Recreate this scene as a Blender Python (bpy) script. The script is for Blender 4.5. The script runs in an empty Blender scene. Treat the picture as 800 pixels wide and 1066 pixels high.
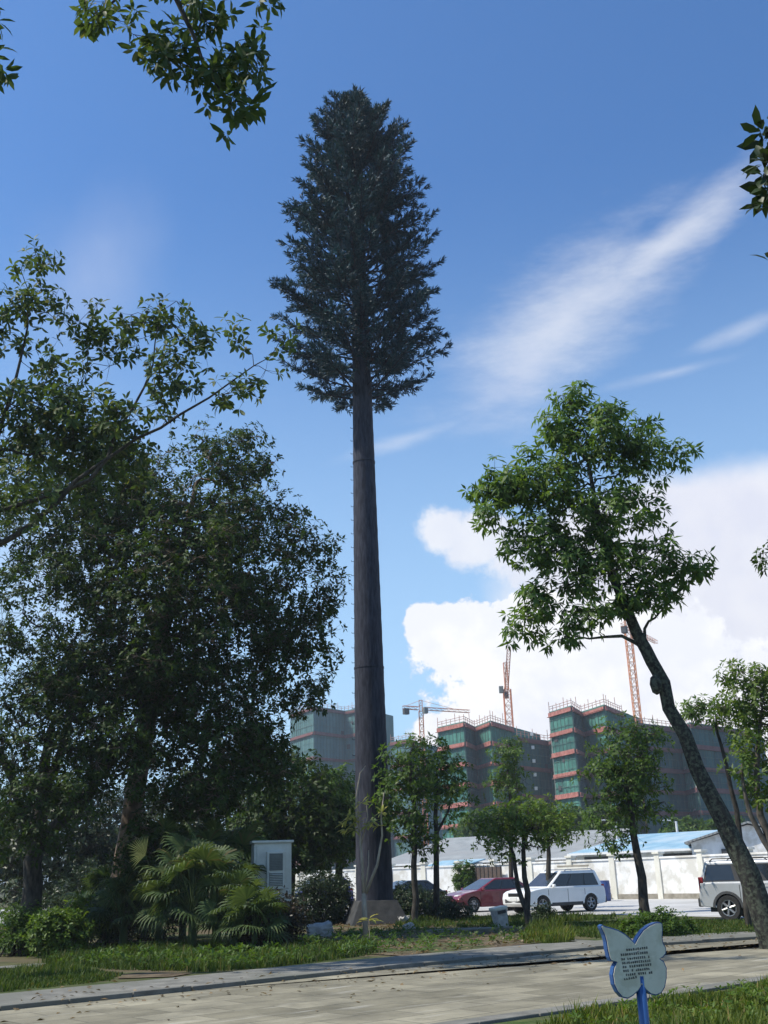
import bpy, bmesh, math, random
import numpy as np
from mathutils import Vector, Matrix

random.seed(7)
rng = np.random.default_rng(7)
S = bpy.context.scene
COL = S.collection
R = math.radians

# ------------------------------------------------------------------ camera
F = 1060.0                      # focal length in pixels of an 800 x 1066 frame
PITCH, ROLL, EYE = R(19.8), R(1.8), 1.6
fw = Vector((0, math.cos(PITCH), math.sin(PITCH)))
r0 = Vector((1, 0, 0))
u0 = Vector((0, -math.sin(PITCH), math.cos(PITCH)))
cu = (math.cos(ROLL) * u0 + math.sin(ROLL) * r0).normalized()
cr = (math.cos(ROLL) * r0 - math.sin(ROLL) * u0).normalized()
CAM = Vector((0, 0, EYE))
cd = bpy.data.cameras.new('camera')
cd.sensor_fit = 'VERTICAL'; cd.sensor_height = 36; cd.lens = 36 * F / 1066
cd.clip_start = 0.1; cd.clip_end = 6000
cam = bpy.data.objects.new('camera', cd); COL.objects.link(cam)
m = Matrix((cr, cu, -fw)).transposed().to_4x4(); m.translation = CAM
cam.matrix_world = m
S.camera = cam


def ray(px, py):
    return (F * fw + (px - 400) * cr + (533 - py) * cu).normalized()


def at(px, py, Y):
    d = ray(px, py)
    return CAM + d * (Y / d.y)


def gp(px, py, z=0.0):
    d = ray(px, py)
    return CAM + d * ((z - EYE) / d.z)


def mpp(p):                     # metres that one photo pixel covers at p
    return (Vector(p) - CAM).dot(fw) / F


# ------------------------------------------------------------------ objects
def tag(o, label=None, cat=None, group=None, kind=None):
    if label: o['label'] = label
    if cat: o['category'] = cat
    if group: o['group'] = group
    if kind: o['kind'] = kind
    return o


def thing(name, label, cat, loc=(0, 0, 0), rz=0.0, group=None):
    o = bpy.data.objects.new(name, None); COL.objects.link(o)
    o.location = loc; o.rotation_euler = (0, 0, rz)
    return tag(o, label, cat, group)


def link(name, me, mat, parent=None, loc=None):
    o = bpy.data.objects.new(name, me); COL.objects.link(o)
    if mat is not None and len(me.materials) == 0: me.materials.append(mat)
    if parent is not None: o.parent = parent
    if loc is not None: o.location = loc
    return o


def mesh_np(name, V, faces):
    """V (n,3); faces: list of (m,k) index arrays"""
    me = bpy.data.meshes.new(name)
    V = np.asarray(V, dtype=np.float32)
    me.vertices.add(len(V)); me.vertices.foreach_set('co', V.ravel())
    loops = np.concatenate([f.ravel() for f in faces]).astype(np.int32)
    tot = np.concatenate([np.full(len(f), f.shape[1], dtype=np.int32) for f in faces])
    start = np.concatenate(([0], np.cumsum(tot)[:-1])).astype(np.int32)
    me.loops.add(len(loops)); me.loops.foreach_set('vertex_index', loops)
    me.polygons.add(len(tot)); me.polygons.foreach_set('loop_start', start)
    me.polygons.foreach_set('loop_total', tot)
    me.update(calc_edges=True)
    return me


class MB:
    """collects simple shapes into ONE mesh"""
    def __init__(s): s.v = []; s.f = []

    def add(s, vs, fs):
        b = len(s.v); s.v += [tuple(v) for v in vs]; s.f += [tuple(b + i for i in f) for f in fs]
        return s

    def box(s, c, d, M=None):
        x, y, z = (k / 2 for k in d); c = Vector(c)
        vs = [Vector((sx * x, sy * y, sz * z)) for sz in (-1, 1) for sy in (-1, 1) for sx in (-1, 1)]
        if M is not None: vs = [M @ v for v in vs]
        return s.add([c + v for v in vs], [(0, 2, 3, 1), (4, 5, 7, 6), (0, 1, 5, 4), (2, 6, 7, 3), (0, 4, 6, 2), (1, 3, 7, 5)])

    def tube(s, pts, rad, n=6, caps=True):
        pts = [Vector(p) for p in pts]
        if not hasattr(rad, '__len__'): rad = [rad] * len(pts)
        b = len(s.v); ref = None
        for i, p in enumerate(pts):
            t = (pts[min(i + 1, len(pts) - 1)] - pts[max(i - 1, 0)])
            if t.length < 1e-9: t = Vector((0, 0, 1))
            t.normalize()
            if ref is None: ref = Vector((1, 0, 0)) if abs(t.x) < 0.8 else Vector((0, 1, 0))
            a = (ref - t * ref.dot(t)).normalized(); c = t.cross(a); ref = a
            for k in range(n):
                q = 2 * math.pi * k / n
                s.v.append(tuple(p + (a * math.cos(q) + c * math.sin(q)) * rad[i]))
        for i in range(len(pts) - 1):
            for k in range(n):
                k2 = (k + 1) % n
                s.f.append((b + i * n + k, b + i * n + k2, b + (i + 1) * n + k2, b + (i + 1) * n + k))
        if caps:
            s.f.append(tuple(b + k for k in reversed(range(n))))
            s.f.append(tuple(b + (len(pts) - 1) * n + k for k in range(n)))
        return s

    def prism(s, poly, z0, z1):
        """poly of (x,y) anticlockwise, from z0 to z1"""
        n = len(poly)
        a = sum(poly[i][0] * poly[(i + 1) % n][1] - poly[(i + 1) % n][0] * poly[i][1] for i in range(n))
        if a < 0: poly = poly[::-1]
        vs = [(p[0], p[1], z0) for p in poly] + [(p[0], p[1], z1) for p in poly]
        fs = [tuple(reversed(range(n))), tuple(range(n, 2 * n))]
        fs += [(i, (i + 1) % n, n + (i + 1) % n, n + i) for i in range(n)]
        return s.add(vs, fs)

    def lathe(s, prof, n=24, axis='z', c=(0, 0, 0)):
        b = len(s.v); c = Vector(c)
        for (r, h) in prof:
            for k in range(n):
                q = 2 * math.pi * k / n; x, y = r * math.cos(q), r * math.sin(q)
                s.v.append(tuple(c + (Vector((x, y, h)) if axis == 'z' else Vector((x, h, y)))))
        for i in range(len(prof) - 1):
            for k in range(n):
                k2 = (k + 1) % n
                q = (b + i * n + k, b + i * n + k2, b + (i + 1) * n + k2, b + (i + 1) * n + k)
                s.f.append(q if axis == 'z' else q[::-1])
        return s

    def build(s, name, mat, parent=None, smooth=False, bevel=0, loc=None, seg=2):
        me = bpy.data.meshes.new(name); me.from_pydata(s.v, [], s.f); me.update()
        bm = bmesh.new(); bm.from_mesh(me); bmesh.ops.recalc_face_normals(bm, faces=bm.faces); bm.to_mesh(me); bm.free()
        if smooth:
            me.polygons.foreach_set('use_smooth', [True] * len(me.polygons))
        o = link(name, me, mat, parent, loc)
        if bevel:
            b = o.modifiers.new('bevel', 'BEVEL'); b.width = bevel; b.segments = seg; b.limit_method = 'ANGLE'; b.angle_limit = R(25)
            b.harden_normals = False
        return o


# ------------------------------------------------------------------ materials
def new_mat(name):
    mt = bpy.data.materials.new(name); mt.use_nodes = True
    nt = mt.node_tree; nt.nodes.clear()
    out = nt.nodes.new('ShaderNodeOutputMaterial')
    return mt, nt, out


def noise_col(nt, c1, c2, scale, detail=6, rough=0.6, stretch=(1, 1, 1), lo=0.35, hi=0.65, coord='Object'):
    tc = nt.nodes.new('ShaderNodeTexCoord'); mp = nt.nodes.new('ShaderNodeMapping')
    mp.inputs['Scale'].default_value = stretch
    nt.links.new(tc.outputs[coord], mp.inputs['Vector'])
    nz = nt.nodes.new('ShaderNodeTexNoise'); nz.inputs['Scale'].default_value = scale
    nz.inputs['Detail'].default_value = detail; nz.inputs['Roughness'].default_value = rough
    nt.links.new(mp.outputs[0], nz.inputs['Vector'])
    rp = nt.nodes.new('ShaderNodeValToRGB')
    rp.color_ramp.elements[0].position = lo; rp.color_ramp.elements[0].color = (*c1, 1)
    rp.color_ramp.elements[1].position = hi; rp.color_ramp.elements[1].color = (*c2, 1)
    nt.links.new(nz.outputs['Fac'], rp.inputs['Fac'])
    return rp.outputs['Color'], nz.outputs['Fac'], mp.outputs[0]


def mixc(nt, fac, a, b, mode='MIX'):
    n = nt.nodes.new('ShaderNodeMix'); n.data_type = 'RGBA'; n.blend_type = mode
    for sock, val in ((n.inputs[0], fac), (n.inputs[6], a), (n.inputs[7], b)):
        if hasattr(val, 'is_linked') or hasattr(val, 'links'): nt.links.new(val, sock)
        elif isinstance(val, (int, float)): sock.default_value = val
        else: sock.default_value = (*val, 1)
    return n.outputs[2]


def mat(name, c1, c2=None, scale=3.0, rough=0.8, bump=0.0, metal=0.0, stretch=(1, 1, 1), spec=0.5, coat=0.0, c3=None, scale3=0.4, bump_scale=None):
    mt, nt, out = new_mat(name)
    b = nt.nodes.new('ShaderNodeBsdfPrincipled'); nt.links.new(b.outputs[0], out.inputs[0])
    b.inputs['Roughness'].default_value = rough; b.inputs['Metallic'].default_value = metal
    b.inputs['Specular IOR Level'].default_value = spec; b.inputs['Coat Weight'].default_value = coat
    col, fac, vec = noise_col(nt, c1, c2 if c2 else c1, scale, stretch=stretch)
    if c3:
        col3, f3, _ = noise_col(nt, (0, 0, 0), (1, 1, 1), scale3, detail=5, lo=0.45, hi=0.6)
        col = mixc(nt, col3, col, c3)
    nt.links.new(col, b.inputs['Base Color'])
    if bump:
        bp = nt.nodes.new('ShaderNodeBump'); bp.inputs['Strength'].default_value = bump
        bp.inputs['Distance'].default_value = 0.03
        if bump_scale:
            nz = nt.nodes.new('ShaderNodeTexNoise'); nz.inputs['Scale'].default_value = bump_scale; nz.inputs['Detail'].default_value = 6
            nt.links.new(vec, nz.inputs['Vector']); fac = nz.outputs['Fac']
        nt.links.new(fac, bp.inputs['Height']); nt.links.new(bp.outputs[0], b.inputs['Normal'])
    return mt


def leaf_mat(name, c1, c2, transl=0.3, rough=0.45, spec=0.35, c3=None):
    """per-leaf random colour between c1 and c2, thin-leaf translucency"""
    mt, nt, out = new_mat(name)
    g = nt.nodes.new('ShaderNodeNewGeometry')
    rp = nt.nodes.new('ShaderNodeValToRGB')
    rp.color_ramp.elements[0].color = (*c1, 1); rp.color_ramp.elements[1].color = (*c2, 1)
    if c3:
        rp.color_ramp.elements[1].position = 0.93
        e = rp.color_ramp.elements.new(0.97); e.color = (*c3, 1)
    nt.links.new(g.outputs['Random Per Island'], rp.inputs['Fac'])
    col = rp.outputs['Color']
    nc, _, _ = noise_col(nt, (0.72, 0.78, 0.8), (1.25, 1.15, 1.0), 0.7, detail=3)
    col = mixc(nt, 1.0, col, nc, 'MULTIPLY')
    b = nt.nodes.new('ShaderNodeBsdfPrincipled'); b.inputs['Roughness'].default_value = rough
    b.inputs['Specular IOR Level'].default_value = spec
    t = nt.nodes.new('ShaderNodeBsdfTranslucent')
    tcol = mixc(nt, 1.0, col, (1.5, 1.45, 0.6), 'MULTIPLY')
    nt.links.new(col, b.inputs['Base Color']); nt.links.new(tcol, t.inputs['Color'])
    mx = nt.nodes.new('ShaderNodeMixShader'); mx.inputs[0].default_value = transl
    nt.links.new(b.outputs[0], mx.inputs[1]); nt.links.new(t.outputs[0], mx.inputs[2])
    nt.links.new(mx.outputs[0], out.inputs[0])
    return mt


M = {}
M['bark_dark'] = mat('bark_dark', (0.022, 0.020, 0.018), (0.075, 0.068, 0.058), 9, 0.95, 0.8, stretch=(1, 1, 0.35), spec=0.2)
M['bark_grey'] = mat('bark_grey', (0.05, 0.045, 0.038), (0.15, 0.13, 0.11), 7, 0.95, 0.8, stretch=(1, 1, 0.4), spec=0.2)
M['bark_patch'] = mat('bark_patch', (0.045, 0.034, 0.026), (0.26, 0.19, 0.14), 3.5, 0.95, 0.8, stretch=(1, 1, 0.5), spec=0.2)
M['bark_lichen'] = mat('bark_lichen', (0.014, 0.014, 0.013), (0.050, 0.048, 0.042), 11, 0.95, 1.0, stretch=(1, 1, 0.28), spec=0.15, c3=(0.085, 0.095, 0.07), scale3=13.0)
M['bark_pale'] = mat('bark_pale', (0.24, 0.20, 0.15), (0.42, 0.36, 0.28), 12, 0.9, 0.5, stretch=(1, 1, 0.3), spec=0.2)
M['leaf_big'] = leaf_mat('leaf_big', (0.036, 0.066, 0.022), (0.085, 0.130, 0.046), 0.36, rough=.55, spec=.2, c3=(0.14, 0.15, 0.06))
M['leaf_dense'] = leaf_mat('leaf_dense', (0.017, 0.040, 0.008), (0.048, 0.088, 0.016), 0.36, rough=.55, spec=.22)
M['leaf_mid'] = leaf_mat('leaf_mid', (0.034, 0.082, 0.015), (0.090, 0.155, 0.030), 0.42, rough=.5, spec=.25)
M['leaf_bright'] = leaf_mat('leaf_bright', (0.048, 0.105, 0.016), (0.125, 0.19, 0.034), 0.4, rough=.5, spec=.25)
M['leaf_lean'] = leaf_mat('leaf_lean', (0.050, 0.110, 0.024), (0.125, 0.205, 0.052), 0.45, rough=.5, spec=.25)
M['leaf_red'] = leaf_mat('leaf_red', (0.022, 0.026, 0.016), (0.055, 0.036, 0.026), 0.2)
M['leaf_yellow'] = leaf_mat('leaf_yellow', (0.22, 0.25, 0.05), (0.36, 0.34, 0.09), 0.4)
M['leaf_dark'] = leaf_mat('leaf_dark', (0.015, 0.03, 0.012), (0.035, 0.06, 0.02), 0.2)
M['palm'] = leaf_mat('palm', (0.040, 0.070, 0.026), (0.095, 0.140, 0.055), 0.3, rough=0.55, spec=.2, c3=(0.11, 0.10, 0.05))
M['palm_sunlit'] = leaf_mat('palm_sunlit', (0.22, 0.25, 0.13), (0.32, 0.34, 0.19), 0.4, rough=.6, spec=.2)  # paler copy of the palm green: sunlight on one frond put into its colour
M['needle'] = leaf_mat('needle', (0.006, 0.034, 0.056), (0.020, 0.078, 0.118), 0.08, rough=0.6)
M['grass'] = leaf_mat('grass', (0.045, 0.085, 0.014), (0.13, 0.165, 0.032), 0.38, rough=.6, spec=.2, c3=(0.24, 0.19, 0.08))
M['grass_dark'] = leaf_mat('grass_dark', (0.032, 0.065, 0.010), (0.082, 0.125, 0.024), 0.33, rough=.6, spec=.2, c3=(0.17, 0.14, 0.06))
M['tower_bark'] = mat('tower_bark', (0.013, 0.016, 0.026), (0.046, 0.048, 0.066), 5, 0.9, 0.9, stretch=(2.2, 2.2, 0.35), spec=0.3)
M['steel_grey'] = mat('steel_grey', (0.25, 0.25, 0.26), (0.32, 0.32, 0.33), 6, 0.5, metal=0.3)
M['plinth'] = mat('plinth', (0.022, 0.024, 0.026), (0.05, 0.05, 0.05), 4, 0.9, 0.5)
M['soil'] = mat('soil', (0.060, 0.046, 0.030), (0.16, 0.125, 0.085), 2.2, 1.0, 1.0, c3=(0.05, 0.075, 0.025), scale3=0.6, spec=0.1)
M['ground'] = mat('ground', (0.035, 0.05, 0.018), (0.075, 0.095, 0.035), 1.2, 1.0, 0.8, c3=(0.10, 0.08, 0.05), scale3=0.25, spec=0.1)
M['lawn'] = mat('lawn', (0.03, 0.055, 0.015), (0.075, 0.11, 0.03), 4, 1.0, 1.0, c3=(0.09, 0.085, 0.045), scale3=0.5, spec=0.1)
M['lot'] = mat('lot', (0.36, 0.355, 0.345), (0.46, 0.455, 0.44), 0.5, 0.9, 0.15, c3=(0.33, 0.32, 0.30), scale3=0.12)
M['kerb'] = mat('kerb', (0.105, 0.102, 0.088), (0.195, 0.188, 0.165), 2.5, 0.95, 0.4, c3=(0.12, 0.12, 0.10), scale3=0.7)
M['stone'] = mat('stone', (0.28, 0.27, 0.26), (0.42, 0.41, 0.39), 6, 0.9, 0.8, bump_scale=14)
M['white_wall'] = mat('white_wall', (0.72, 0.715, 0.70), (0.82, 0.815, 0.80), 1.6, 0.9, 0.1, stretch=(1, 1, 0.3), c3=(0.56, 0.54, 0.49), scale3=1.1)
M['wall_foot'] = mat('wall_foot', (0.20, 0.18, 0.14), (0.32, 0.29, 0.24), 3, 0.95, 0.3)
M['wall_beige'] = mat('wall_beige', (0.58, 0.56, 0.49), (0.70, 0.68, 0.60), 3, 0.9, 0.1, stretch=(1, 1, 0.4))
M['dark_gap'] = mat('dark_gap', (0.04, 0.04, 0.042), (0.07, 0.07, 0.07), 4, 0.9)
M['brown_gate'] = mat('brown_gate', (0.05, 0.035, 0.028), (0.09, 0.06, 0.045), 5, 0.7)
M['net_green'] = mat('net_green', (0.060, 0.190, 0.155), (0.105, 0.270, 0.22), 0.35, 0.95, stretch=(1.5, 1.5, 0.25), spec=0.1, c3=(0.05, 0.13, 0.115), scale3=0.12)
M['net_navy_and_shade'] = mat('net_navy_and_shade', (0.030, 0.095, 0.100), (0.065, 0.155, 0.155), 0.5, 0.95, stretch=(1.5, 1.5, 0.25), spec=0.1, c3=(0.045, 0.085, 0.10), scale3=0.1)  # navy net; on the green blocks it is painted-in shade for sunless facets
M['net_grey'] = mat('net_grey', (0.07, 0.15, 0.155), (0.115, 0.21, 0.21), 0.3, 0.95, stretch=(1.5, 1.5, 0.25), spec=0.1)
M['pole_green'] = mat('pole_green', (0.05, 0.10, 0.09), (0.10, 0.16, 0.14), 1, 0.8)
M['band'] = mat('band', (0.27, 0.10, 0.085), (0.46, 0.21, 0.175), 0.8, 0.9, stretch=(2, 2, 1), spec=0.1)
M['band_dull'] = mat('band_dull', (0.16, 0.075, 0.075), (0.22, 0.11, 0.105), 0.8, 0.9, spec=0.1)
M['scaffold'] = mat('scaffold', (0.34, 0.17, 0.14), (0.45, 0.25, 0.2), 2, 0.7)
M['crane_orange'] = mat('crane_orange', (0.55, 0.20, 0.08), (0.65, 0.27, 0.12), 1, 0.6)
M['crane_red'] = mat('crane_red', (0.46, 0.15, 0.07), (0.54, 0.21, 0.11), 1, 0.6)
M['concrete'] = mat('concrete', (0.28, 0.27, 0.26), (0.36, 0.35, 0.34), 0.6, 0.9)
M['far_pale'] = mat('far_pale', (0.5, 0.5, 0.5), (0.58, 0.58, 0.58), 0.4, 0.9)
M['cab_white'] = mat('cab_white', (0.50, 0.50, 0.44), (0.57, 0.57, 0.505), 6, 0.45)
M['cab_dark'] = mat('cab_dark', (0.13, 0.145, 0.135), (0.17, 0.185, 0.17), 6, 0.6)
M['black'] = mat('black', (0.012, 0.012, 0.013), (0.02, 0.02, 0.02), 10, 0.5)
M['rubber'] = mat('rubber', (0.014, 0.014, 0.014), (0.025, 0.025, 0.025), 20, 0.85)
M['glass'] = mat('glass', (0.012, 0.014, 0.016), (0.018, 0.02, 0.022), 2, 0.06, spec=0.8)
M['windscreen'] = mat('windscreen', (0.03, 0.035, 0.045), (0.05, 0.055, 0.07), 2, 0.05, spec=1.0)
M['alloy'] = mat('alloy', (0.38, 0.38, 0.39), (0.48, 0.48, 0.49), 8, 0.35, metal=0.7)
M['paint_white'] = mat('paint_white', (0.74, 0.75, 0.75), (0.79, 0.80, 0.80), 3, 0.3, coat=0.6)
M['paint_red'] = mat('paint_red', (0.14, 0.012, 0.022), (0.17, 0.016, 0.027), 3, 0.3, coat=0.7)
M['paint_silver'] = mat('paint_silver', (0.40, 0.41, 0.42), (0.45, 0.46, 0.47), 3, 0.35, metal=0.15, coat=0.5)
M['paint_black'] = mat('paint_black', (0.014, 0.015, 0.017), (0.02, 0.021, 0.024), 3, 0.25, coat=0.8)
M['paint_blue'] = mat('paint_blue', (0.045, 0.045, 0.16), (0.06, 0.06, 0.2), 3, 0.3, coat=0.6)
M['cladding'] = mat('cladding', (0.035, 0.036, 0.038), (0.055, 0.056, 0.058), 10, 0.7)
M['lamp_glass'] = mat('lamp_glass', (0.65, 0.66, 0.68), (0.75, 0.76, 0.78), 8, 0.12, spec=0.8)
M['tail_red'] = mat('tail_red', (0.30, 0.02, 0.02), (0.38, 0.03, 0.03), 8, 0.15)
M['sign_blue'] = mat('sign_blue', (0.016, 0.06, 0.19), (0.024, 0.08, 0.235), 6, 0.4)
M['sign_white'] = mat('sign_white', (0.56, 0.53, 0.44), (0.63, 0.60, 0.50), 5, 0.55, c3=(0.50, 0.47, 0.37), scale3=9.0)
M['ink'] = mat('ink', (0.03, 0.03, 0.035), (0.05, 0.05, 0.055), 30, 0.7)
M['barrel_blue'] = mat('barrel_blue', (0.03, 0.06, 0.19), (0.045, 0.08, 0.24), 4, 0.5)
M['lamp_white'] = mat('lamp_white', (0.66, 0.66, 0.65), (0.74, 0.74, 0.73), 4, 0.5)


def roof_mat(name, c1, c2, c3, s):
    mt = mat(name, c1, c2, 0.9, 0.55, 0.0, c3=c3, scale3=0.35)
    nt = mt.node_tree; b = [n for n in nt.nodes if n.type == 'BSDF_PRINCIPLED'][0]
    tc = nt.nodes.new('ShaderNodeTexCoord'); wv = nt.nodes.new('ShaderNodeTexWave'); wv.bands_direction = 'X'
    wv.inputs['Scale'].default_value = s
    bp = nt.nodes.new('ShaderNodeBump'); bp.inputs['Strength'].default_value = 0.5; bp.inputs['Distance'].default_value = 0.05
    nt.links.new(tc.outputs['Object'], wv.inputs['Vector']); nt.links.new(wv.outputs['Fac'], bp.inputs['Height'])
    nt.links.new(bp.outputs[0], b.inputs['Normal'])
    return mt


M['roof_grey'] = roof_mat('roof_grey', (0.21, 0.22, 0.215), (0.30, 0.31, 0.30), (0.25, 0.25, 0.24), 1.2)
M['roof_blue'] = roof_mat('roof_blue', (0.16, 0.30, 0.40), (0.26, 0.42, 0.52), (0.34, 0.44, 0.50), 1.2)


def paving_mat():
    """worn concrete slabs laid along the road: joints, paler scuffed slabs, stains"""
    mt, nt, out = new_mat('road_slabs')
    b = nt.nodes.new('ShaderNodeBsdfPrincipled'); nt.links.new(b.outputs[0], out.inputs[0])
    b.inputs['Roughness'].default_value = 0.9; b.inputs['Specular IOR Level'].default_value = 0.25
    tc = nt.nodes.new('ShaderNodeTexCoord'); mp = nt.nodes.new('ShaderNodeMapping')
    mp.inputs['Rotation'].default_value = (0, 0, R(-42)); nt.links.new(tc.outputs['Object'], mp.inputs['Vector'])
    br = nt.nodes.new('ShaderNodeTexBrick'); br.inputs['Scale'].default_value = 1.0
    br.inputs['Brick Width'].default_value = 1.2; br.inputs['Row Height'].default_value = 0.6
    br.inputs['Mortar Size'].default_value = 0.015; br.inputs['Mortar Smooth'].default_value = 0.3
    br.inputs['Color1'].default_value = (0.165, 0.155, 0.118, 1); br.inputs['Color2'].default_value = (0.255, 0.240, 0.188, 1)
    br.inputs['Mortar'].default_value = (0.115, 0.11, 0.088, 1)
    nt.links.new(mp.outputs[0], br.inputs['Vector'])
    c, f, _ = noise_col(nt, (0.58, 0.57, 0.54), (1.22, 1.19, 1.12), 0.7, detail=8, rough=0.65)
    col = mixc(nt, 1.0, br.outputs['Color'], c, 'MULTIPLY')
    mp2 = nt.nodes.new('ShaderNodeMapping'); mp2.inputs['Scale'].default_value = (0.55, 3.2, 1)
    nt.links.new(mp.outputs[0], mp2.inputs['Vector'])
    nz = nt.nodes.new('ShaderNodeTexNoise'); nz.inputs['Scale'].default_value = 1.1; nz.inputs['Detail'].default_value = 4
    nt.links.new(mp2.outputs[0], nz.inputs['Vector'])
    rp = nt.nodes.new('ShaderNodeValToRGB'); rp.color_ramp.elements[0].position = 0.6; rp.color_ramp.elements[1].position = 0.72
    rp.color_ramp.elements[1].color = (0.55, 0.55, 0.55, 1)
    nt.links.new(nz.outputs['Fac'], rp.inputs['Fac'])
    c5, _, _ = noise_col(nt, (0, 0, 0), (.42, .42, .42), 1.6, detail=9, rough=.7, lo=.56, hi=.66)
    col = mixc(nt, c5, col, (0.11, 0.10, 0.075))
    col = mixc(nt, rp.outputs['Color'], col, (0.37, 0.355, 0.31))
    nt.links.new(col, b.inputs['Base Color'])
    n2 = nt.nodes.new('ShaderNodeTexNoise'); n2.inputs['Scale'].default_value = 18; n2.inputs['Detail'].default_value = 5
    nt.links.new(mp.outputs[0], n2.inputs['Vector'])
    bp = nt.nodes.new('ShaderNodeBump'); bp.inputs['Strength'].default_value = 0.35; bp.inputs['Distance'].default_value = 0.02
    nt.links.new(n2.outputs['Fac'], bp.inputs['Height']); nt.links.new(bp.outputs[0], b.inputs['Normal'])
    return mt


M['road'] = paving_mat()

# ------------------------------------------------------------------ sun and sky
SUN_AZ, SUN_EL = R(-100), R(55)         # azimuth from +Y towards +X; the sun stands to the left
sdir = Vector((math.sin(SUN_AZ) * math.cos(SUN_EL), math.cos(SUN_AZ) * math.cos(SUN_EL), math.sin(SUN_EL)))
sl = bpy.data.lights.new('sun', 'SUN'); sl.energy = 3.7; sl.angle = R(0.6); sl.color = (1.0, 0.94, 0.82)
so = bpy.data.objects.new('sun', sl); COL.objects.link(so)
so.rotation_euler = (-sdir).to_track_quat('-Z', 'Y').to_euler(); so.location = (-60, 0, 90)

W = bpy.data.worlds.new('World'); S.world = W; W.use_nodes = True
nt = W.node_tree; nt.nodes.clear()
wout = nt.nodes.new('ShaderNodeOutputWorld'); bg = nt.nodes.new('ShaderNodeBackground')
bg.inputs['Strength'].default_value = 0.09
nt.links.new(bg.outputs[0], wout.inputs[0])
sky = nt.nodes.new('ShaderNodeTexSky'); sky.sky_type = 'NISHITA'; sky.sun_disc = False
sky.sun_elevation = SUN_EL; sky.sun_rotation = SUN_AZ
sky.air_density = 1.0; sky.dust_density = 0.6; sky.ozone_density = 2.5


def N(kind, op=None, *ins):
    n = nt.nodes.new(kind)
    if op: n.operation = op
    for i, v in enumerate(ins):
        if v is None: continue
        if hasattr(v, 'links'): nt.links.new(v, n.inputs[i])
        else: n.inputs[i].default_value = v
    return n.outputs[0]


def MA(op, *ins): return N('ShaderNodeMath', op, *ins)


tc = nt.nodes.new('ShaderNodeTexCoord')
sp = nt.nodes.new('ShaderNodeSeparateXYZ'); nt.links.new(tc.outputs['Generated'], sp.inputs[0])
az = MA('ARCTAN2', sp.outputs[0], sp.outputs[1]); el = MA('ARCSINE', sp.outputs[2])
comb = nt.nodes.new('ShaderNodeCombineXYZ'); nt.links.new(az, comb.inputs[0]); nt.links.new(el, comb.inputs[1])
AE = comb.outputs[0]


def aze(px, py):
    d = ray(px, py); return math.atan2(d.x, d.y), math.asin(d.z)


def fbm(scale, detail, rough=0.55, vec=None, off=0.0):
    nz = nt.nodes.new('ShaderNodeTexNoise'); nz.inputs['Scale'].default_value = scale
    nz.inputs['Detail'].default_value = detail; nz.inputs['Roughness'].default_value = rough
    mp = nt.nodes.new('ShaderNodeMapping'); mp.inputs['Location'].default_value = (off, off * 0.7, off * 0.3)
    nt.links.new(vec if vec is not None else AE, mp.inputs['Vector'])
    nt.links.new(mp.outputs[0], nz.inputs['Vector']); return nz.outputs['Fac']


def ell(px, py, rx, ry, rot=0.0):
    """1 at the middle of the ellipse, 0 on its rim (photo pixels turned into sky angles)"""
    a, e = aze(px, py); k = 1 / 1130.0
    mp = nt.nodes.new('ShaderNodeMapping'); mp.vector_type = 'TEXTURE'
    mp.inputs['Location'].default_value = (a, e, 0); mp.inputs['Rotation'].default_value = (0, 0, R(rot))
    mp.inputs['Scale'].default_value = (rx * k, ry * k, 1)
    nt.links.new(AE, mp.inputs['Vector'])
    ln = nt.nodes.new('ShaderNodeVectorMath'); ln.operation = 'LENGTH'; nt.links.new(mp.outputs[0], ln.inputs[0])
    return MA('SUBTRACT', 1.0, ln.outputs['Value'])


def big(lst):
    o = lst[0]
    for x in lst[1:]: o = MA('MAXIMUM', o, x)
    return o


def smooth(v, a, b):
    n = nt.nodes.new('ShaderNodeMapRange'); n.interpolation_type = 'SMOOTHSTEP'
    nt.links.new(v, n.inputs[0]); n.inputs[1].default_value = a; n.inputs[2].default_value = b
    return n.outputs[0]


# heaped cloud low on the right, with its crisp billowed left edge
cum = big([ell(445, 650, 32, 30), ell(490, 665, 75, 52), ell(600, 690, 190, 80), ell(560, 660, 110, 55),
           ell(760, 800, 330, 150), ell(480, 770, 60, 38), ell(560, 740, 110, 70)])
cum = MA('ADD', cum, MA('MULTIPLY', MA('SUBTRACT', fbm(24, 8, 0.64, off=1.7), 0.5), 0.85))
cum = MA('ADD', cum, MA('MULTIPLY', MA('SUBTRACT', fbm(64, 5, 0.6, off=4), 0.5), 0.42))
cum = smooth(cum, 0.08, 0.20)
lobe = big([ell(462, 552, 42, 36), ell(500, 560, 60, 42), ell(560, 575, 80, 45)])
lobe = MA('ADD', lobe, MA('MULTIPLY', MA('SUBTRACT', fbm(19, 8, 0.64, off=3.4), 0.5), 1.25))
lobe = MA('ADD', lobe, MA('MULTIPLY', MA('SUBTRACT', fbm(55, 5, 0.6, off=6), 0.5), 0.4))
lobe = MA('MULTIPLY', smooth(lobe, 0.04, 0.46), 0.88)
veil = big([ell(760, 600, 270, 130), ell(1150, 700, 420, 300), ell(700, 560, 190, 70)])
veil = MA('ADD', veil, MA('MULTIPLY', MA('SUBTRACT', fbm(7, 6, 0.55, off=5), 0.5), 0.55))
veil = smooth(veil, -0.03, 0.30)
stretch = nt.nodes.new('ShaderNodeMapping'); stretch.inputs['Rotation'].default_value = (0, 0, R(-32)); stretch.inputs['Scale'].default_value = (1, 3.2, 1)
nt.links.new(AE, stretch.inputs['Vector'])
wis = MA('MULTIPLY', big([ell(590, 335, 170, 62, 26), ell(700, 250, 170, 26, 22), ell(555, 372, 120, 58, 24)]), 1.0)
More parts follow.
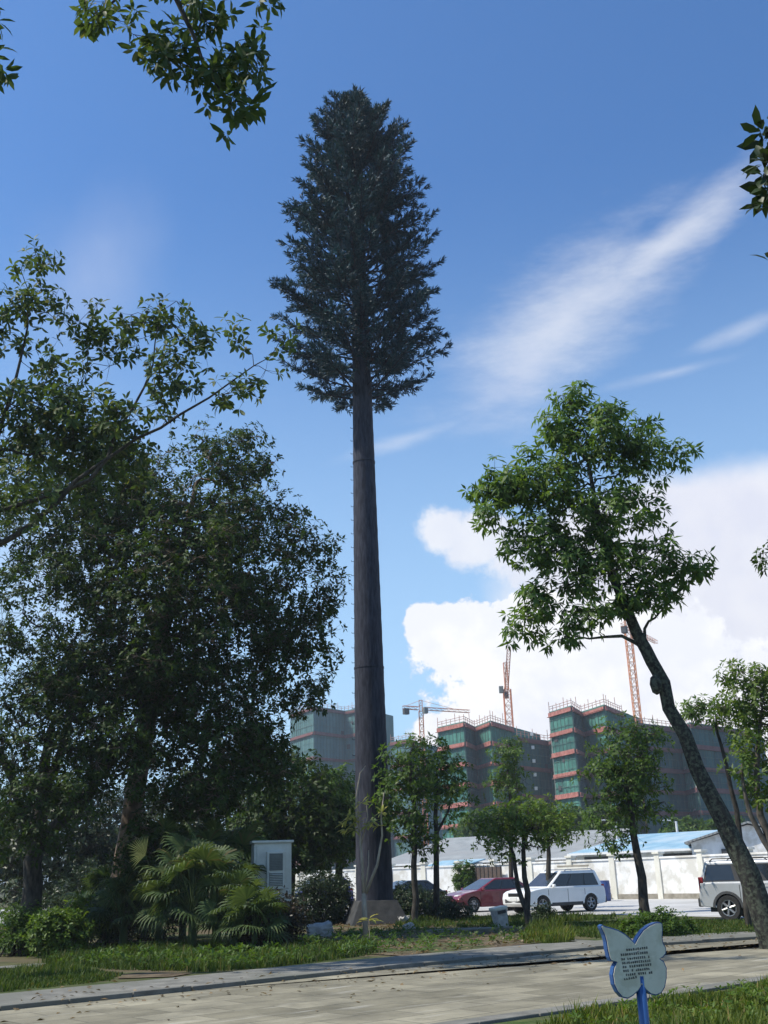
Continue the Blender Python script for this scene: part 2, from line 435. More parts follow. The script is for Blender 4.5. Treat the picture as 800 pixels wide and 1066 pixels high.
wis = MA('ADD', wis, MA('MULTIPLY', MA('SUBTRACT', fbm(11, 8, 0.66, stretch.outputs[0], 2), 0.5), 1.45))
wis = MA('MULTIPLY', smooth(wis, -0.40, 1.35), 0.64)
thin = big([ell(700, 388, 90, 9, 4), ell(430, 455, 110, 13, 14), ell(770, 345, 90, 14, 10)])
thin = MA('ADD', thin, MA('MULTIPLY', MA('SUBTRACT', fbm(12, 6, 0.6, stretch.outputs[0], 8), 0.5), 1.2))
thin = MA('MULTIPLY', smooth(thin, 0.0, 1.4), 0.4)
left = MA('MULTIPLY', smooth(MA('ADD', big([ell(90, 290, 90, 120, -30), ell(60, 600, 200, 200)]), MA('MULTIPLY', MA('SUBTRACT', fbm(8, 5, 0.6, off=11), 0.5), 1.0)), -0.2, 1.4), 0.25)
low = MA('MULTIPLY', smooth(el, 0.68, 0.02), 0.68)      # pale band of vapour above the skyline
mask = big([cum, lobe, veil, wis, thin, left])
shade = fbm(6, 5, 0.55, off=17)
ccol = nt.nodes.new('ShaderNodeValToRGB')
ccol.color_ramp.elements[0].position = 0.35; ccol.color_ramp.elements[0].color = (5.5, 5.7, 6.6, 1)
ccol.color_ramp.elements[1].position = 0.60; ccol.color_ramp.elements[1].color = (6.8, 6.85, 7.1, 1)
nt.links.new(shade, ccol.inputs['Fac'])
sh2 = smooth(fbm(15, 5, 0.6, off=23), 0.34, 0.60)
cin = mixc(nt, sh2, (6.7, 6.85, 7.4), (7.7, 7.7, 7.8))
bright = mixc(nt, cum, ccol.outputs['Color'], cin)
skyc = mixc(nt, 1.0, sky.outputs[0], (0.60, 0.95, 1.27), 'MULTIPLY')
skyc = mixc(nt, low, skyc, (4.3, 6.2, 7.7))
final = mixc(nt, mask, skyc, bright)
nt.links.new(final, bg.inputs['Color'])

S.view_settings.view_transform = 'Standard'; S.view_settings.look = 'None'
S.view_settings.gamma = 1; S.view_settings.exposure = 0.7
S.render.engine = 'CYCLES'
S.cycles.max_bounces = 6; S.cycles.diffuse_bounces = 3; S.cycles.glossy_bounces = 2
S.cycles.transmission_bounces = 3; S.cycles.transparent_max_bounces = 4
S.cycles.use_denoising = True
S.cycles.caustics_reflective = False; S.cycles.caustics_refractive = False


# ------------------------------------------------------------------ foliage
def unit(a): return a / np.maximum(np.linalg.norm(a, axis=-1, keepdims=True), 1e-9)


def leaf_arrays(O, D, Nn, L, Wd, fine=False):
    D = unit(D); Nn = unit(Nn - (Nn * D).sum(-1, keepdims=True) * D); Sd = np.cross(D, Nn)
    L = L[:, None]; Wd = Wd[:, None]; n = len(O)
    if not fine:
        V = np.stack([O, O + D * L * .45 + Sd * Wd * .5 + Nn * Wd * .15, O + D * L - Nn * L * .12, O + D * L * .45 - Sd * Wd * .5 + Nn * Wd * .15], 1)
        return V.reshape(-1, 3), [np.arange(n * 4).reshape(n, 4)]
    c1 = O + D * L * .32; c2 = O + D * L * .68 - Nn * L * .05; t = O + D * L - Nn * L * .16
    V = np.stack([O, c1 + Sd * Wd * .40 + Nn * Wd * .12, c1, c1 - Sd * Wd * .40 + Nn * Wd * .12,
                  c2 + Sd * Wd * .42 + Nn * Wd * .12, c2, c2 - Sd * Wd * .42 + Nn * Wd * .12, t], 1).reshape(-1, 3)
    b = np.arange(n)[:, None] * 8
    tri = np.concatenate([b + np.array([[0, 1, 2]]), b + np.array([[0, 2, 3]]), b + np.array([[4, 7, 5]]), b + np.array([[5, 7, 6]])])
    quad = np.concatenate([b + np.array([[1, 4, 5, 2]]), b + np.array([[2, 5, 6, 3]])])
    return V, [tri, quad]


def whorls(C, A, k, L, W_, spread, droop, rg):
    """k leaves radiating from every centre C around axis A"""
    n = len(C); A = unit(A)
    ref = np.where(np.abs(A[:, :1]) < .8, np.array([[1., 0, 0]]), np.array([[0, 1., 0]]))
    u = unit(np.cross(A, ref)); v = np.cross(A, u)
    ph = rg.uniform(0, 2 * np.pi, (n, 1)) + np.arange(k)[None] * 2 * np.pi / k + rg.normal(0, .25, (n, k))
    th = rg.normal(spread, .22, (n, k))
    D = (A[:, None] * np.cos(th)[..., None] + (u[:, None] * np.cos(ph)[..., None] + v[:, None] * np.sin(ph)[..., None]) * np.sin(th)[..., None])
    D = D + np.array([0, 0, -droop]) * rg.uniform(.4, 1.3, (n, k, 1))
    D = D.reshape(-1, 3); O = np.repeat(C, k, 0) + D * 0.02
    Nn = np.repeat(A, k, 0) + np.array([0, 0, .5]) + rg.normal(0, .25, (n * k, 3))
    Ls = L * rg.uniform(.65, 1.2, n * k); Ws = W_ * rg.uniform(.75, 1.2, n * k)
    return O, D, Nn, Ls, Ws


def in_poly(P, poly):
    x, y = P[:, 0], P[:, 1]; c = np.zeros(len(P), bool); n = len(poly); j = n - 1
    for i in range(n):
        xi, yi, xj, yj = poly[i][0], poly[i][1], poly[j][0], poly[j][1]
        c ^= ((yi > y) != (yj > y)) & (x < (xj - xi) * (y - yi) / ((yj - yi) or 1e-9) + xi); j = i
    return c


class Skel:
    def __init__(s): s.p = []; s.par = []; s.fix = []; s.ok = []; s.dir = []

    def node(s, p, par, fix=0.0, ok=True):
        p = Vector(p); s.p.append(p); s.par.append(par); s.fix.append(fix); s.ok.append(ok)
        s.dir.append((p - s.p[par]).normalized() if par >= 0 else Vector((0, 0, 1)))
        return len(s.p) - 1

    def line(s, pts, rad, par=-1, ok_from=0.0, jit=0.0, step=0.5, rg=None):
        """a smoothed polyline of nodes with given radii"""
        pts = [Vector(q) for q in pts]; out = []; tot = sum((pts[i + 1] - pts[i]).length for i in range(len(pts) - 1)); run = 0
        for i in range(len(pts) - 1):
            p0 = pts[max(i - 1, 0)]; p1 = pts[i]; p2 = pts[i + 1]; p3 = pts[min(i + 2, len(pts) - 1)]
            n = max(2, int((p2 - p1).length / step))
            for k in range(n + (1 if i == len(pts) - 2 else 0)):
                t = k / n
                q = 0.5 * ((2 * p1) + (p2 - p0) * t + (2 * p0 - 5 * p1 + 4 * p2 - p3) * t * t + (3 * p1 - p0 - 3 * p2 + p3) * t ** 3)
                if jit and (i or k): q = q + Vector(rg.normal(0, jit, 3))
                r = rad[i] + (rad[i + 1] - rad[i]) * t
                f = (run + (p2 - p1).length * t) / tot
                if i == 0 and k == 0 and par >= 0: continue
                par = s.node(q, par, r, f >= ok_from); out.append(par)
            run += (p2 - p1).length
        return out

    def reach(s, t, rg, seg=0.55, zpen=0.9, curve=0.3, jit=0.05):
        P = np.array(s.p); ok = np.array(s.ok); t = np.array(t)
        d = np.linalg.norm(P - t, axis=1) + zpen * np.maximum(P[:, 2] - t[2], 0) + np.where(ok, 0, 1e6)
        i = int(d.argmin()); a = s.p[i]; b = Vector(t); L = (b - a).length
        n = max(2, int(L / seg)); c = a + s.dir[i] * L * curve + Vector((0, 0, L * .12)); par = i
        for k in range(1, n + 1):
            f = k / n; q = a * (1 - f) ** 2 + c * 2 * f * (1 - f) + b * f * f
            if k < n: q = q + Vector(rg.normal(0, jit * min(L, 2), 3))
            par = s.node(q, par)
        return par

    def mesh(s, origin, rtip, power=0.47, sides=6):
        n = len(s.p); tips = np.zeros(n); kids = [[] for _ in range(n)]
        for i in range(n - 1, -1, -1):
            if tips[i] == 0: tips[i] = 1
            if s.par[i] >= 0: tips[s.par[i]] += tips[i]; kids[s.par[i]].append(i)
        rad = [max(rtip * tips[i] ** power, 0) if s.fix[i] == 0 else s.fix[i] for i in range(n)]
        for i in range(n):
            if s.par[i] >= 0: rad[i] = min(rad[i], rad[s.par[i]] * (1.0 if s.fix[i] else .92))
        mb = MB(); starts = [(0, None)]
        while starts:
            i, fr = starts.pop(); pts = []; rs = []
            if fr is not None: pts.append(s.p[fr] - origin); rs.append(min(rad[i] * 1.15, rad[fr]))
            while True:
                pts.append(s.p[i] - origin); rs.append(rad[i])
                if not kids[i]: break
                ks = sorted(kids[i], key=lambda k: (s.fix[k] > 0, tips[k]), reverse=True)
                for k in ks[1:]: starts.append((k, i))
                i = ks[0]
            if len(pts) > 1: mb.tube(pts, rs, sides if rs[0] > .05 else 4, caps=False)
        return mb


def blob(px, py, Y, rx, ry, n, depth=None):
    """crown lobe: middle and radii in photo pixels at distance Y; depth radius in metres"""
    c = at(px, py, Y); k = mpp(c)
    return (c, (rx * k, depth if depth is not None else (rx + ry) / 2 * k, ry * k), n)


def tree(name, label, cat, trunk, radii, blobs, leafmat, barkmat, seed, leaf=(.15, .06), k=6, per=7, rc=.45, spread=1.15, droop=.25,
         ok_from=.45, limbs=(), rtip=.008, group=None, fine=False, jit=.03, shell=2.0, sides=8, zpen=.9, curve=.3, power=.47):
    rg = np.random.default_rng(seed)
    trunk = [Vector(p) for p in trunk]; base = trunk[0].copy()
    t = thing(name, label, cat, base, 0, group)
    sk = Skel(); nodes = sk.line(trunk, radii, -1, ok_from, jit, rg=rg)
    for pts, rad in limbs:
        p0 = Vector(pts[0]); j = min(nodes, key=lambda i: (sk.p[i] - p0).length)
        sk.line([sk.p[j]] + [Vector(q) for q in pts[1:]], rad, j, 0.25, jit, rg=rg)
    T = []; Cc = []
    for (c, r, n) in blobs:
        q = unit(rg.normal(0, 1, (n, 3))) * (rg.uniform(0, 1, (n, 1)) ** (1 / (1 + shell)))
        T.append(np.array(c) + q * np.array(r)); Cc.append(np.repeat(np.array([c]), n, 0))
    T = np.concatenate(T); Cc = np.concatenate(Cc)
    top = np.array(sk.p[nodes[-1]]); order = np.argsort(np.linalg.norm(T - top, axis=1))
    for i in order: sk.reach(T[i], rg, zpen=zpen, curve=curve)
    mb = sk.mesh(base, rtip, power, sides)
    # leaf sprays on twigs round every branch end
    n = len(T); off = rg.normal(0, 1, (n, per, 3)); off = unit(off) * rg.uniform(.15, 1, (n, per, 1)) ** .6 * rc * np.array([1, 1, .75])
    P = (T[:, None] + off).reshape(-1, 3); T2 = np.repeat(T, per, 0)
    A = unit(P - T2) + .55 * unit(P - np.repeat(Cc, per, 0)) + np.array([0, 0, .45])
    for a, b in zip(T2, P):
        mid = (a + b) / 2 + np.array([0, 0, -.06 * rc]); mb.tube([a - np.array(base), mid - np.array(base), b - np.array(base)], [rtip * .7, rtip * .55, rtip * .3], 3, caps=False)
    mb.build('trunk', barkmat, t, smooth=True)
    V, Fc = leaf_arrays(*whorls(P, A, k, leaf[0], leaf[1], spread, droop, rg), fine=fine)
    link('crown', mesh_np('crown', V - np.array(base), Fc), leafmat, t)
    return t


def grass_patch(name, label, poly, n, h, matl, seed, z=0.0, wid=.012, lean=.35, group=None):
    rg = np.random.default_rng(seed); poly = [(p[0], p[1]) for p in poly]
    lo = np.min(poly, 0); hi = np.max(poly, 0); P = np.zeros((0, 2))
    while len(P) < n:
        q = rg.uniform(lo, hi, (n, 2)); P = np.concatenate([P, q[in_poly(q, poly)]])
    P = P[:n]
    # tufts: pull the blades towards tuft middles, taller inside a tuft
    tuft = P[rg.integers(0, n, max(8, n // 22))]; idx = rg.integers(0, len(tuft), n); m_ = rg.uniform(0, 1, n) < .55
    P[m_] = tuft[idx[m_]] + rg.normal(0, .07, (m_.sum(), 2))
    pt = np.sin(P[:, 0] * 1.7 + 1.3 * np.sin(P[:, 1] * .9)) * np.cos(P[:, 1] * 1.3 + P[:, 0] * .6)
    hs = h * (1 + .62 * pt) * rg.uniform(.35, 1.1, n) * np.where(m_, rg.uniform(.9, 1.5, len(tuft))[idx], .8)
    a = rg.uniform(0, 2 * np.pi, n); dx = np.stack([np.cos(a), np.sin(a)], 1)
    B = np.concatenate([P, np.full((n, 1), z)], 1); sd = np.concatenate([np.stack([-dx[:, 1], dx[:, 0]], 1), np.zeros((n, 1))], 1)
    ln = rg.normal(lean, .2, (n, 1)); D3 = np.concatenate([dx, np.zeros((n, 1))], 1); H = hs[:, None]
    wv = wid * rg.uniform(.7, 1.4, (n, 1)); up = np.array([[0, 0, 1.]])
    midp = B + up * H * .55 + D3 * H * ln * .3; tip = B + up * H * .95 + D3 * H * ln
    V = np.stack([B - sd * wv, B + sd * wv, midp + sd * wv * .7, tip, midp - sd * wv * .7], 1).reshape(-1, 3)
    b = np.arange(n)[:, None] * 5
    o = link(name, mesh_np(name, V, [b + np.array([[0, 1, 2, 4]]), b + np.array([[4, 2, 3]])]), matl)
    return tag(o, label, 'grass', group, 'stuff')


def bush(name, label, blobs, leafmat, seed, leaf=(.09, .045), k=5, per=6, rc=.22, group=None, cat='shrub', stems=8, bark='bark_dark', droop=.15, fine=False):
    rg = np.random.default_rng(seed)
    c0 = blobs[0][0]; base = Vector((c0[0], c0[1], 0.03)); t = thing(name, label, cat, base, 0, group)
    mb = MB(); Ts = []; Cs = []
    for (c, r, n) in blobs:
        n = int(n * 2.2); q = unit(rg.normal(0, 1, (n, 3))) * rg.uniform(0, 1, (n, 1)) ** .42
        T = np.array(c) + q * np.array(r); T[:, 2] = np.maximum(T[:, 2], .12); Ts.append(T); Cs.append(np.repeat(np.array([[c[0], c[1], c[2] - r[2] * .7]]), n, 0))
        for i in range(min(n, stems * 3)):
            g = Vector((c[0] + rg.normal(0, r[0] * .25), c[1] + rg.normal(0, r[1] * .25), 0)); e = Vector(T[i])
            mb.tube([g - base, (g * .45 + e * .55) + Vector((0, 0, .1)) - base, e - base], [.02, .012, .005], 4, caps=False)
    for (c, r, n) in blobs[1:]:
        e = Vector((c[0], c[1], .02)) - base; mb.tube([Vector((0, 0, 0)), e * .5, e], .02, 4, caps=False)
    T = np.concatenate(Ts); C = np.concatenate(Cs); n = len(T)
    P = (T[:, None] + rg.normal(0, rc * .6, (n, per, 3))).reshape(-1, 3); P[:, 2] = np.maximum(P[:, 2], .06)
    A = unit(P - np.repeat(C, per, 0)) + rg.normal(0, .35, P.shape) + np.array([0, 0, .3])
    mb.build('stem', M[bark], t, smooth=True)
    V, Fc = leaf_arrays(*whorls(P, A, k, leaf[0], leaf[1], 1.0, droop, rg), fine=fine)
    link('foliage', mesh_np('foliage', V - np.array(base), Fc), leafmat, t)
    return t


# ------------------------------------------------------------------ ground, road, pavements
def sheet(name, poly, z, matl):
    me = bpy.data.meshes.new(name); me.from_pydata([(p[0], p[1], z) for p in poly], [], [tuple(range(len(poly)))]); me.update()
    if me.polygons[0].normal.z < 0: me.flip_normals()
    return tag(link(name, me, matl), kind='structure')


g = MB(); NG = 48
for i in range(NG + 1):
    for j in range(NG + 1):
        u = (i / NG * 2 - 1); v = (j / NG * 2 - 1); g.v.append((2600 * u * abs(u), 2600 * v * abs(v), 0))
for i in range(NG):
    for j in range(NG): g.f.append((i * (NG + 1) + j, (i + 1) * (NG + 1) + j, (i + 1) * (NG + 1) + j + 1, i * (NG + 1) + j + 1))
tag(g.build('ground', M['ground']), kind='structure')

kerbline = [gp(*q) for q in ((0, 1053), (200, 1032), (400, 1010), (620, 989), (800, 977.5))]
d0 = (kerbline[0] - kerbline[1]).normalized(); d1 = (kerbline[-1] - kerbline[-2]).normalized()
kerbline = [kerbline[0] + d0 * 25] + kerbline + [kerbline[-1] + d1 * 30]
nearline = [gp(*q) for q in ((480, 1066), (600, 1049), (700, 1035), (800, 1019))]
e0 = (nearline[0] - nearline[1]).normalized(); e1 = (nearline[-1] - nearline[-2]).normalized()
nearline = [nearline[0] + e0 * 25] + nearline + [nearline[-1] + e1 * 30]
sheet('road', kerbline + nearline[::-1], 0.006, M['road'])


def strip(name, line, inner, outer, z0, z1, matl, bevel=.012, block=1.0):
    """a raised course of blocks along a line, from offset inner to offset outer (to the far side)"""
    rs = random.Random(len(name)); mb = MB(); pts = []
    for a, b in zip(line, line[1:]):
        n = max(1, round((b - a).length / block)); pts += [a.lerp(b, i / n) for i in range(n)]
    pts.append(line[-1]); ns = []
    for i in range(len(pts)):
        d = pts[min(i + 1, len(pts) - 1)] - pts[max(i - 1, 0)]; d.z = 0; d.normalize(); ns.append(Vector((-d.y, d.x, 0)))
    for i in range(len(pts) - 1):
        g = .006 / block; p, q = pts[i].lerp(pts[i + 1], g), pts[i].lerp(pts[i + 1], 1 - g); dz = rs.uniform(-.008, .006); dy = rs.uniform(-.008, .008)
        A0, A1, B0, B1 = p + ns[i] * (inner + dy), q + ns[i + 1] * (inner + dy), p + ns[i] * outer, q + ns[i + 1] * outer
        mb.add([(*A0[:2], z0), (*A1[:2], z0), (*B1[:2], z0), (*B0[:2], z0), (*A0[:2], z1 + dz), (*A1[:2], z1 + dz), (*B1[:2], z1 + dz), (*B0[:2], z1 + dz)],
               [(4, 5, 6, 7), (0, 1, 5, 4), (2, 3, 7, 6), (1, 2, 6, 5), (3, 0, 4, 7)])
    return tag(mb.build(name, matl, bevel=bevel), kind='structure')


strip('kerb', kerbline, 0.0, 0.14, -.1, .075, M['kerb'])
strip('pavement', kerbline, 0.15, 1.9, -.1, .068, M['kerb'], block=2.2)
strip('road_edge', nearline, -0.32, 0.0, -.1, .055, M['kerb'])

# parking ground beyond the trees, up to the wall
lot = [Vector((-70, 62, 0)), at(380, 940, 50), at(500, 940, 46.5), at(640, 940, 43.0), at(800, 940, 36.0), Vector((40, 28, 0)), Vector((90, 45, 0)), Vector((75, 90, 0)), Vector((-70, 100, 0))]
sheet('parking_ground', lot, 0.012, M['lot'])
# bare soil round the tower
soil = [gp(*q) for q in ((330, 990), (420, 996), (500, 989), (590, 979), (600, 970), (540, 963), (440, 958), (380, 957), (330, 968))]
sheet('bare_soil', soil, 0.018, M['soil'])
soil2 = [gp(*q) for q in ((122, 1019.6), (180, 1017.5), (200, 1014), (150, 1013), (128, 1015))]
sheet('bare_soil', soil2, 0.018, M['soil'])
path = [gp(*q) for q in ((575, 978), (640, 986), (655, 984), (600, 966), (570, 961), (555, 963))]
sheet('footpath', path, 0.024, M['kerb'])
lawn = [gp(*q) for q in ((600, 979), (660, 983), (800, 973.5), (900, 968), (900, 956), (800, 957.5), (620, 960), (560, 960))]
sheet('lawn', lawn, 0.03, M['lawn'])
off = [p + Vector((.25, -.30, 0)) for p in nearline]
sheet('lawn', off + [Vector((30, -6, 0)), Vector((-20, -6, 0))], 0.02, M['lawn'])

grass_patch('grass', 'bright green grass growing round the butterfly sign', [gp(*q) for q in ((535, 1085), (600, 1063), (700, 1045), (830, 1025), (880, 1030), (880, 1085), (700, 1110), (570, 1100))], 24000, .15, M['grass'], 11, .02, .009)
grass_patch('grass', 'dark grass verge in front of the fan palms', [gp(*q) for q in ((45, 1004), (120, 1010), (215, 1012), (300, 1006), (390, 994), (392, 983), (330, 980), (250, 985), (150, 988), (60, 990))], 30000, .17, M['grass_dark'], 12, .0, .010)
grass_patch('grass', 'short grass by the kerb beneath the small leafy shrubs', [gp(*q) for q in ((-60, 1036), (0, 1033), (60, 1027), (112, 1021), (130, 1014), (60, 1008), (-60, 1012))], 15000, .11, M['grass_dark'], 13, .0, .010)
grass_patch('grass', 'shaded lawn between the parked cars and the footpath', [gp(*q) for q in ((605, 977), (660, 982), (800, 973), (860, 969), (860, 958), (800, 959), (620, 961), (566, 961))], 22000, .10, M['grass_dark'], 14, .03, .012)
grass_patch('grass', 'grass tuft beside the end of the footpath', [gp(*q) for q in ((545, 983), (595, 981), (590, 972), (560, 966), (548, 970))], 4500, .30, M['grass'], 15, .0, .012)
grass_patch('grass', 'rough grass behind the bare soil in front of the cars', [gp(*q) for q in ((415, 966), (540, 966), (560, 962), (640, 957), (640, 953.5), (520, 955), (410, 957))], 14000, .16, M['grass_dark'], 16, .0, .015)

def weeds(label, poly, n, size, matl, seed, z=.02):
    rg = np.random.default_rng(seed); poly = [(p[0], p[1]) for p in poly]; P = rg.uniform(np.min(poly, 0), np.max(poly, 0), (n * 4, 2)); P = P[in_poly(P, poly)][:n]
    cl = P[rg.integers(0, len(P), max(4, n // 7))]; P = np.concatenate([P[:n // 2], cl[rg.integers(0, len(cl), n // 2)] + rg.normal(0, .16, (n // 2, 2))])
    C = np.concatenate([P, rg.uniform(.02, .16, (len(P), 1)) + z], 1); A = np.concatenate([rg.normal(0, .35, (len(P), 2)), np.ones((len(P), 1))], 1)
    V, Fc = leaf_arrays(*whorls(C, A, 6, size, size * .42, 1.0, .1, rg), fine=True)
    tag(link('weeds', mesh_np('weeds', V, Fc), matl), label, 'weeds', None, 'stuff')


weeds('broad-leaved weeds among the dark verge grass by the palms', [gp(*q) for q in ((45, 1004), (120, 1010), (215, 1012), (300, 1006), (390, 994), (392, 983), (330, 980), (250, 985), (60, 990))], 520, .13, M['leaf_mid'], 17)
weeds('broad-leaved weeds in the grass round the butterfly sign', [gp(*q) for q in ((580, 1078), (620, 1061), (700, 1046), (830, 1025), (880, 1085), (700, 1110))], 300, .075, M['leaf_bright'], 18)
weeds('low weeds creeping over the bare soil by the mast', [gp(*q) for q in ((340, 988), (420, 994), (500, 988), (590, 979), (590, 972), (420, 970), (340, 972))], 300, .12, M['leaf_mid'], 19)

# litter of leaves and small clods on the bare soil
rgp = np.random.default_rng(21); q = np.array([[p.x, p.y] for p in soil]); lo, hi = q.min(0), q.max(0)
P = rgp.uniform(lo, hi, (2600, 2)); P = P[in_poly(P, q)]; n = len(P)
O = np.concatenate([P, np.full((n, 1), .03)], 1); D = np.concatenate([rgp.normal(0, 1, (n, 2)), rgp.uniform(0, .5, (n, 1))], 1)
M['litter'] = leaf_mat('litter', (0.06, 0.045, 0.025), (0.22, 0.16, 0.09), .15)
V, Fc = leaf_arrays(O, D, np.tile([[0, 0, 1.]], (n, 1)) + rgp.normal(0, .4, (n, 3)), rgp.uniform(.06, .2, n), rgp.uniform(.03, .09, n))
tag(link('leaf_litter', mesh_np('leaf_litter', V, Fc), M['litter']), 'dry brown leaves and clods lying on the bare soil', 'leaf litter', None, 'stuff')

n = 420; U = rgp.uniform(0, 1, n); K0 = np.array([[p.x, p.y] for p in (kerbline[1], kerbline[-2])]); P = K0[0] + (K0[1] - K0[0]) * U[:, None] + np.stack([rgp.normal(-.2, 1.3, n), -np.abs(rgp.normal(0, 1.6, n)) + .9], 1)
O = np.concatenate([P, np.full((n, 1), .085)], 1); D = np.concatenate([rgp.normal(0, 1, (n, 2)), rgp.uniform(-.1, .35, (n, 1))], 1)
O[P[:, 1] < np.interp(P[:, 0], [p.x for p in kerbline], [p.y for p in kerbline]) - .05, 2] = .018
V, Fc = leaf_arrays(O, D, np.tile([[0, 0, 1.]], (n, 1)) + rgp.normal(0, .3, (n, 3)), rgp.uniform(.05, .14, n), rgp.uniform(.03, .06, n))
tag(link('leaf_litter', mesh_np('leaf_litter', V, Fc), M['litter']), 'scattered fallen leaves along the kerb and on the road', 'leaf litter', None, 'stuff')

# ------------------------------------------------------------------ the tower dressed as a conifer
tb = gp(391, 962); tb = Vector((tb.x, tb.y, 0))


def zof(py): return at(372, py, tb.y).z


TH = zof(101)
tower = thing('camouflaged_mast', 'very tall mobile mast dressed as a dark conifer, on a grey plinth', 'mast', tb)


def trad(z): return 0.72 + (0.20 - 0.72) * (z / TH) ** 1.05


mb = MB(); prof = []
for i in range(120):
    z = .55 + (TH - .55) * i / 119; prof.append((trad(z) * (1 + .012 * math.sin(i * 2.3)) , z))
mb.lathe(prof, 40).build('trunk', M['tower_bark'], tower, smooth=True)
p = MB(); a, b_, h = 1.12, .72, .85
p.add([(-a, -a, 0), (a, -a, 0), (a, a, 0), (-a, a, 0), (-b_, -b_, h), (b_, -b_, h), (b_, b_, h), (-b_, b_, h)],
      [(0, 3, 2, 1), (4, 5, 6, 7), (0, 1, 5, 4), (1, 2, 6, 5), (2, 3, 7, 6), (3, 0, 4, 7)])
o = p.build('plinth', M['plinth'], tower, bevel=.03); o.rotation_euler.z = R(12)
for z in (zof(696), zof(482), zof(300)):
    MB().lathe([(trad(z) - .02, z - .05), (trad(z) + .02, z - .04), (trad(z) + .02, z + .04), (trad(z) - .02, z + .05)], 40).build('flange', M['tower_bark'], tower, smooth=False)
for i in range(26):
    z = 5 + i * .62; an = R(188)
    r = trad(z); x, y = math.cos(an), math.sin(an)
    MB().tube([(x * (r - .03), y * (r - .03), z), (x * (r + .10), y * (r + .10), z), (x * (r + .10), y * (r + .10), z + .05)], .012, 5).build('step_peg', M['tower_bark'], tower)


CROWN = [(420, 16), (412, 44), (398, 68), (380, 79), (355, 83), (335, 82), (308, 81), (270, 77), (248, 74), (210, 66), (173, 56), (135, 42), (116, 31), (100, 19), (88, 9), (80, 4)]
CROWN = [(zof(y), w * mpp(at(372, y, tb.y))) for y, w in CROWN]
ZB = zof(415)


def crown_r(z):                 # radius of the conifer's outline at height z
    for (z0, r_0), (z1, r_1) in zip(CROWN, CROWN[1:]):
        if z <= z1: return r_0 + (r_1 - r_0) * max(0, (z - z0) / (z1 - z0))
    return .3


rg = np.random.default_rng(5)
br = MB(); NO = []; ND = []; NL = []
zz = ZB; k = 0
while zz < TH - .3:
    f = (zz - ZB) / (TH - ZB); nb = 6
    for j in range(nb):
        an = 2 * math.pi * (j + rg.uniform(-.32, .32)) / nb + k * 1.1
        tilt = R(rg.uniform(2, 26)) + f * R(26)
        tip_z = zz + 2.2 * math.tan(tilt)
        Lb = (crown_r(tip_z) - .1) * rg.uniform(.80, 1.05) * (1.0 if rg.uniform() > .12 else .72) / max(math.cos(tilt), .6)
        d = Vector((math.cos(an) * math.cos(tilt), math.sin(an) * math.cos(tilt), math.sin(tilt)))
        p0 = Vector((math.cos(an), math.sin(an), 0)) * trad(zz) * .9 + Vector((0, 0, zz))
        pts = [p0 + d * (Lb * t) + Vector((0, 0, .10 * Lb * t * t - .02 * Lb * t)) for t in (0, .25, .5, .75, 1)]
        br.tube(pts, [.05, .04, .032, .022, .012], 5, caps=False)
        side = d.cross(Vector((0, 0, 1))).normalized(); up = side.cross(d)
        nt_ = int(6 + Lb * 5.0)
        for q in range(nt_):
            t = .2 + .8 * (q + rg.uniform(0, 1)) / nt_
            o_ = p0 + d * (Lb * t) + Vector((0, 0, .10 * Lb * t * t)); sgn = -1 if q % 2 else 1
            sa = rg.uniform(R(30), R(62)); ro = rg.normal(0.15, .55)
            td = (d * math.cos(sa) + (side * sgn * math.cos(ro) + up * math.sin(ro)) * math.sin(sa)).normalized()
            tl = (.35 + .75 * (1 - t) * min(1, Lb / 3)) * rg.uniform(.7, 1.2)
            if q >= nt_ - 2: td = (d + Vector(rg.normal(0, .15, 3))).normalized(); tl = .35
            br.tube([o_, o_ + td * tl], [.014, .006], 3, caps=False)
            nn = int(9 + tl * 26)
            s_ = rg.uniform(.1, 1.0, nn); NO.append(np.array(o_) + np.outer(s_ * tl, np.array(td)))
            rd = unit(rg.normal(0, 1, (nn, 3))); rd = unit(rd - (rd @ np.array(td))[:, None] * np.array(td))
            ND.append(unit(np.array(td) * 1.0 + rd * .75)); NL.append(rg.uniform(.17, .32, nn))
    zz += rg.uniform(.44, .56) * (1 - .25 * f); k += 1
for _ in range(16):            # leader shoots at the very top
    an = rg.uniform(0, 6.28); t0 = Vector((0, 0, TH - rg.uniform(.2, 1.6))); e = t0 + Vector((math.cos(an) * rg.uniform(.1, .55), math.sin(an) * rg.uniform(.1, .55), rg.uniform(.5, 1.15)))
    br.tube([t0, e], [.03, .008], 4, caps=False); td = np.array((e - t0).normalized()); nn = 42
    s_ = rg.uniform(.2, 1.0, nn); NO.append(np.array(t0) + np.outer(s_ * (e - t0).length, td)); rd = unit(rg.normal(0, 1, (nn, 3)))
    ND.append(unit(td + rd * .65)); NL.append(rg.uniform(.14, .26, nn))
br.build('branches', M['tower_bark'], tower)
NO = np.concatenate(NO); ND = np.concatenate(ND); NL = np.concatenate(NL)
V, Fc = leaf_arrays(NO, ND, rg.normal(0, 1, NO.shape), NL, np.full(len(NL), .05))
link('crown', mesh_np('crown', V, Fc), M['needle'], tower)

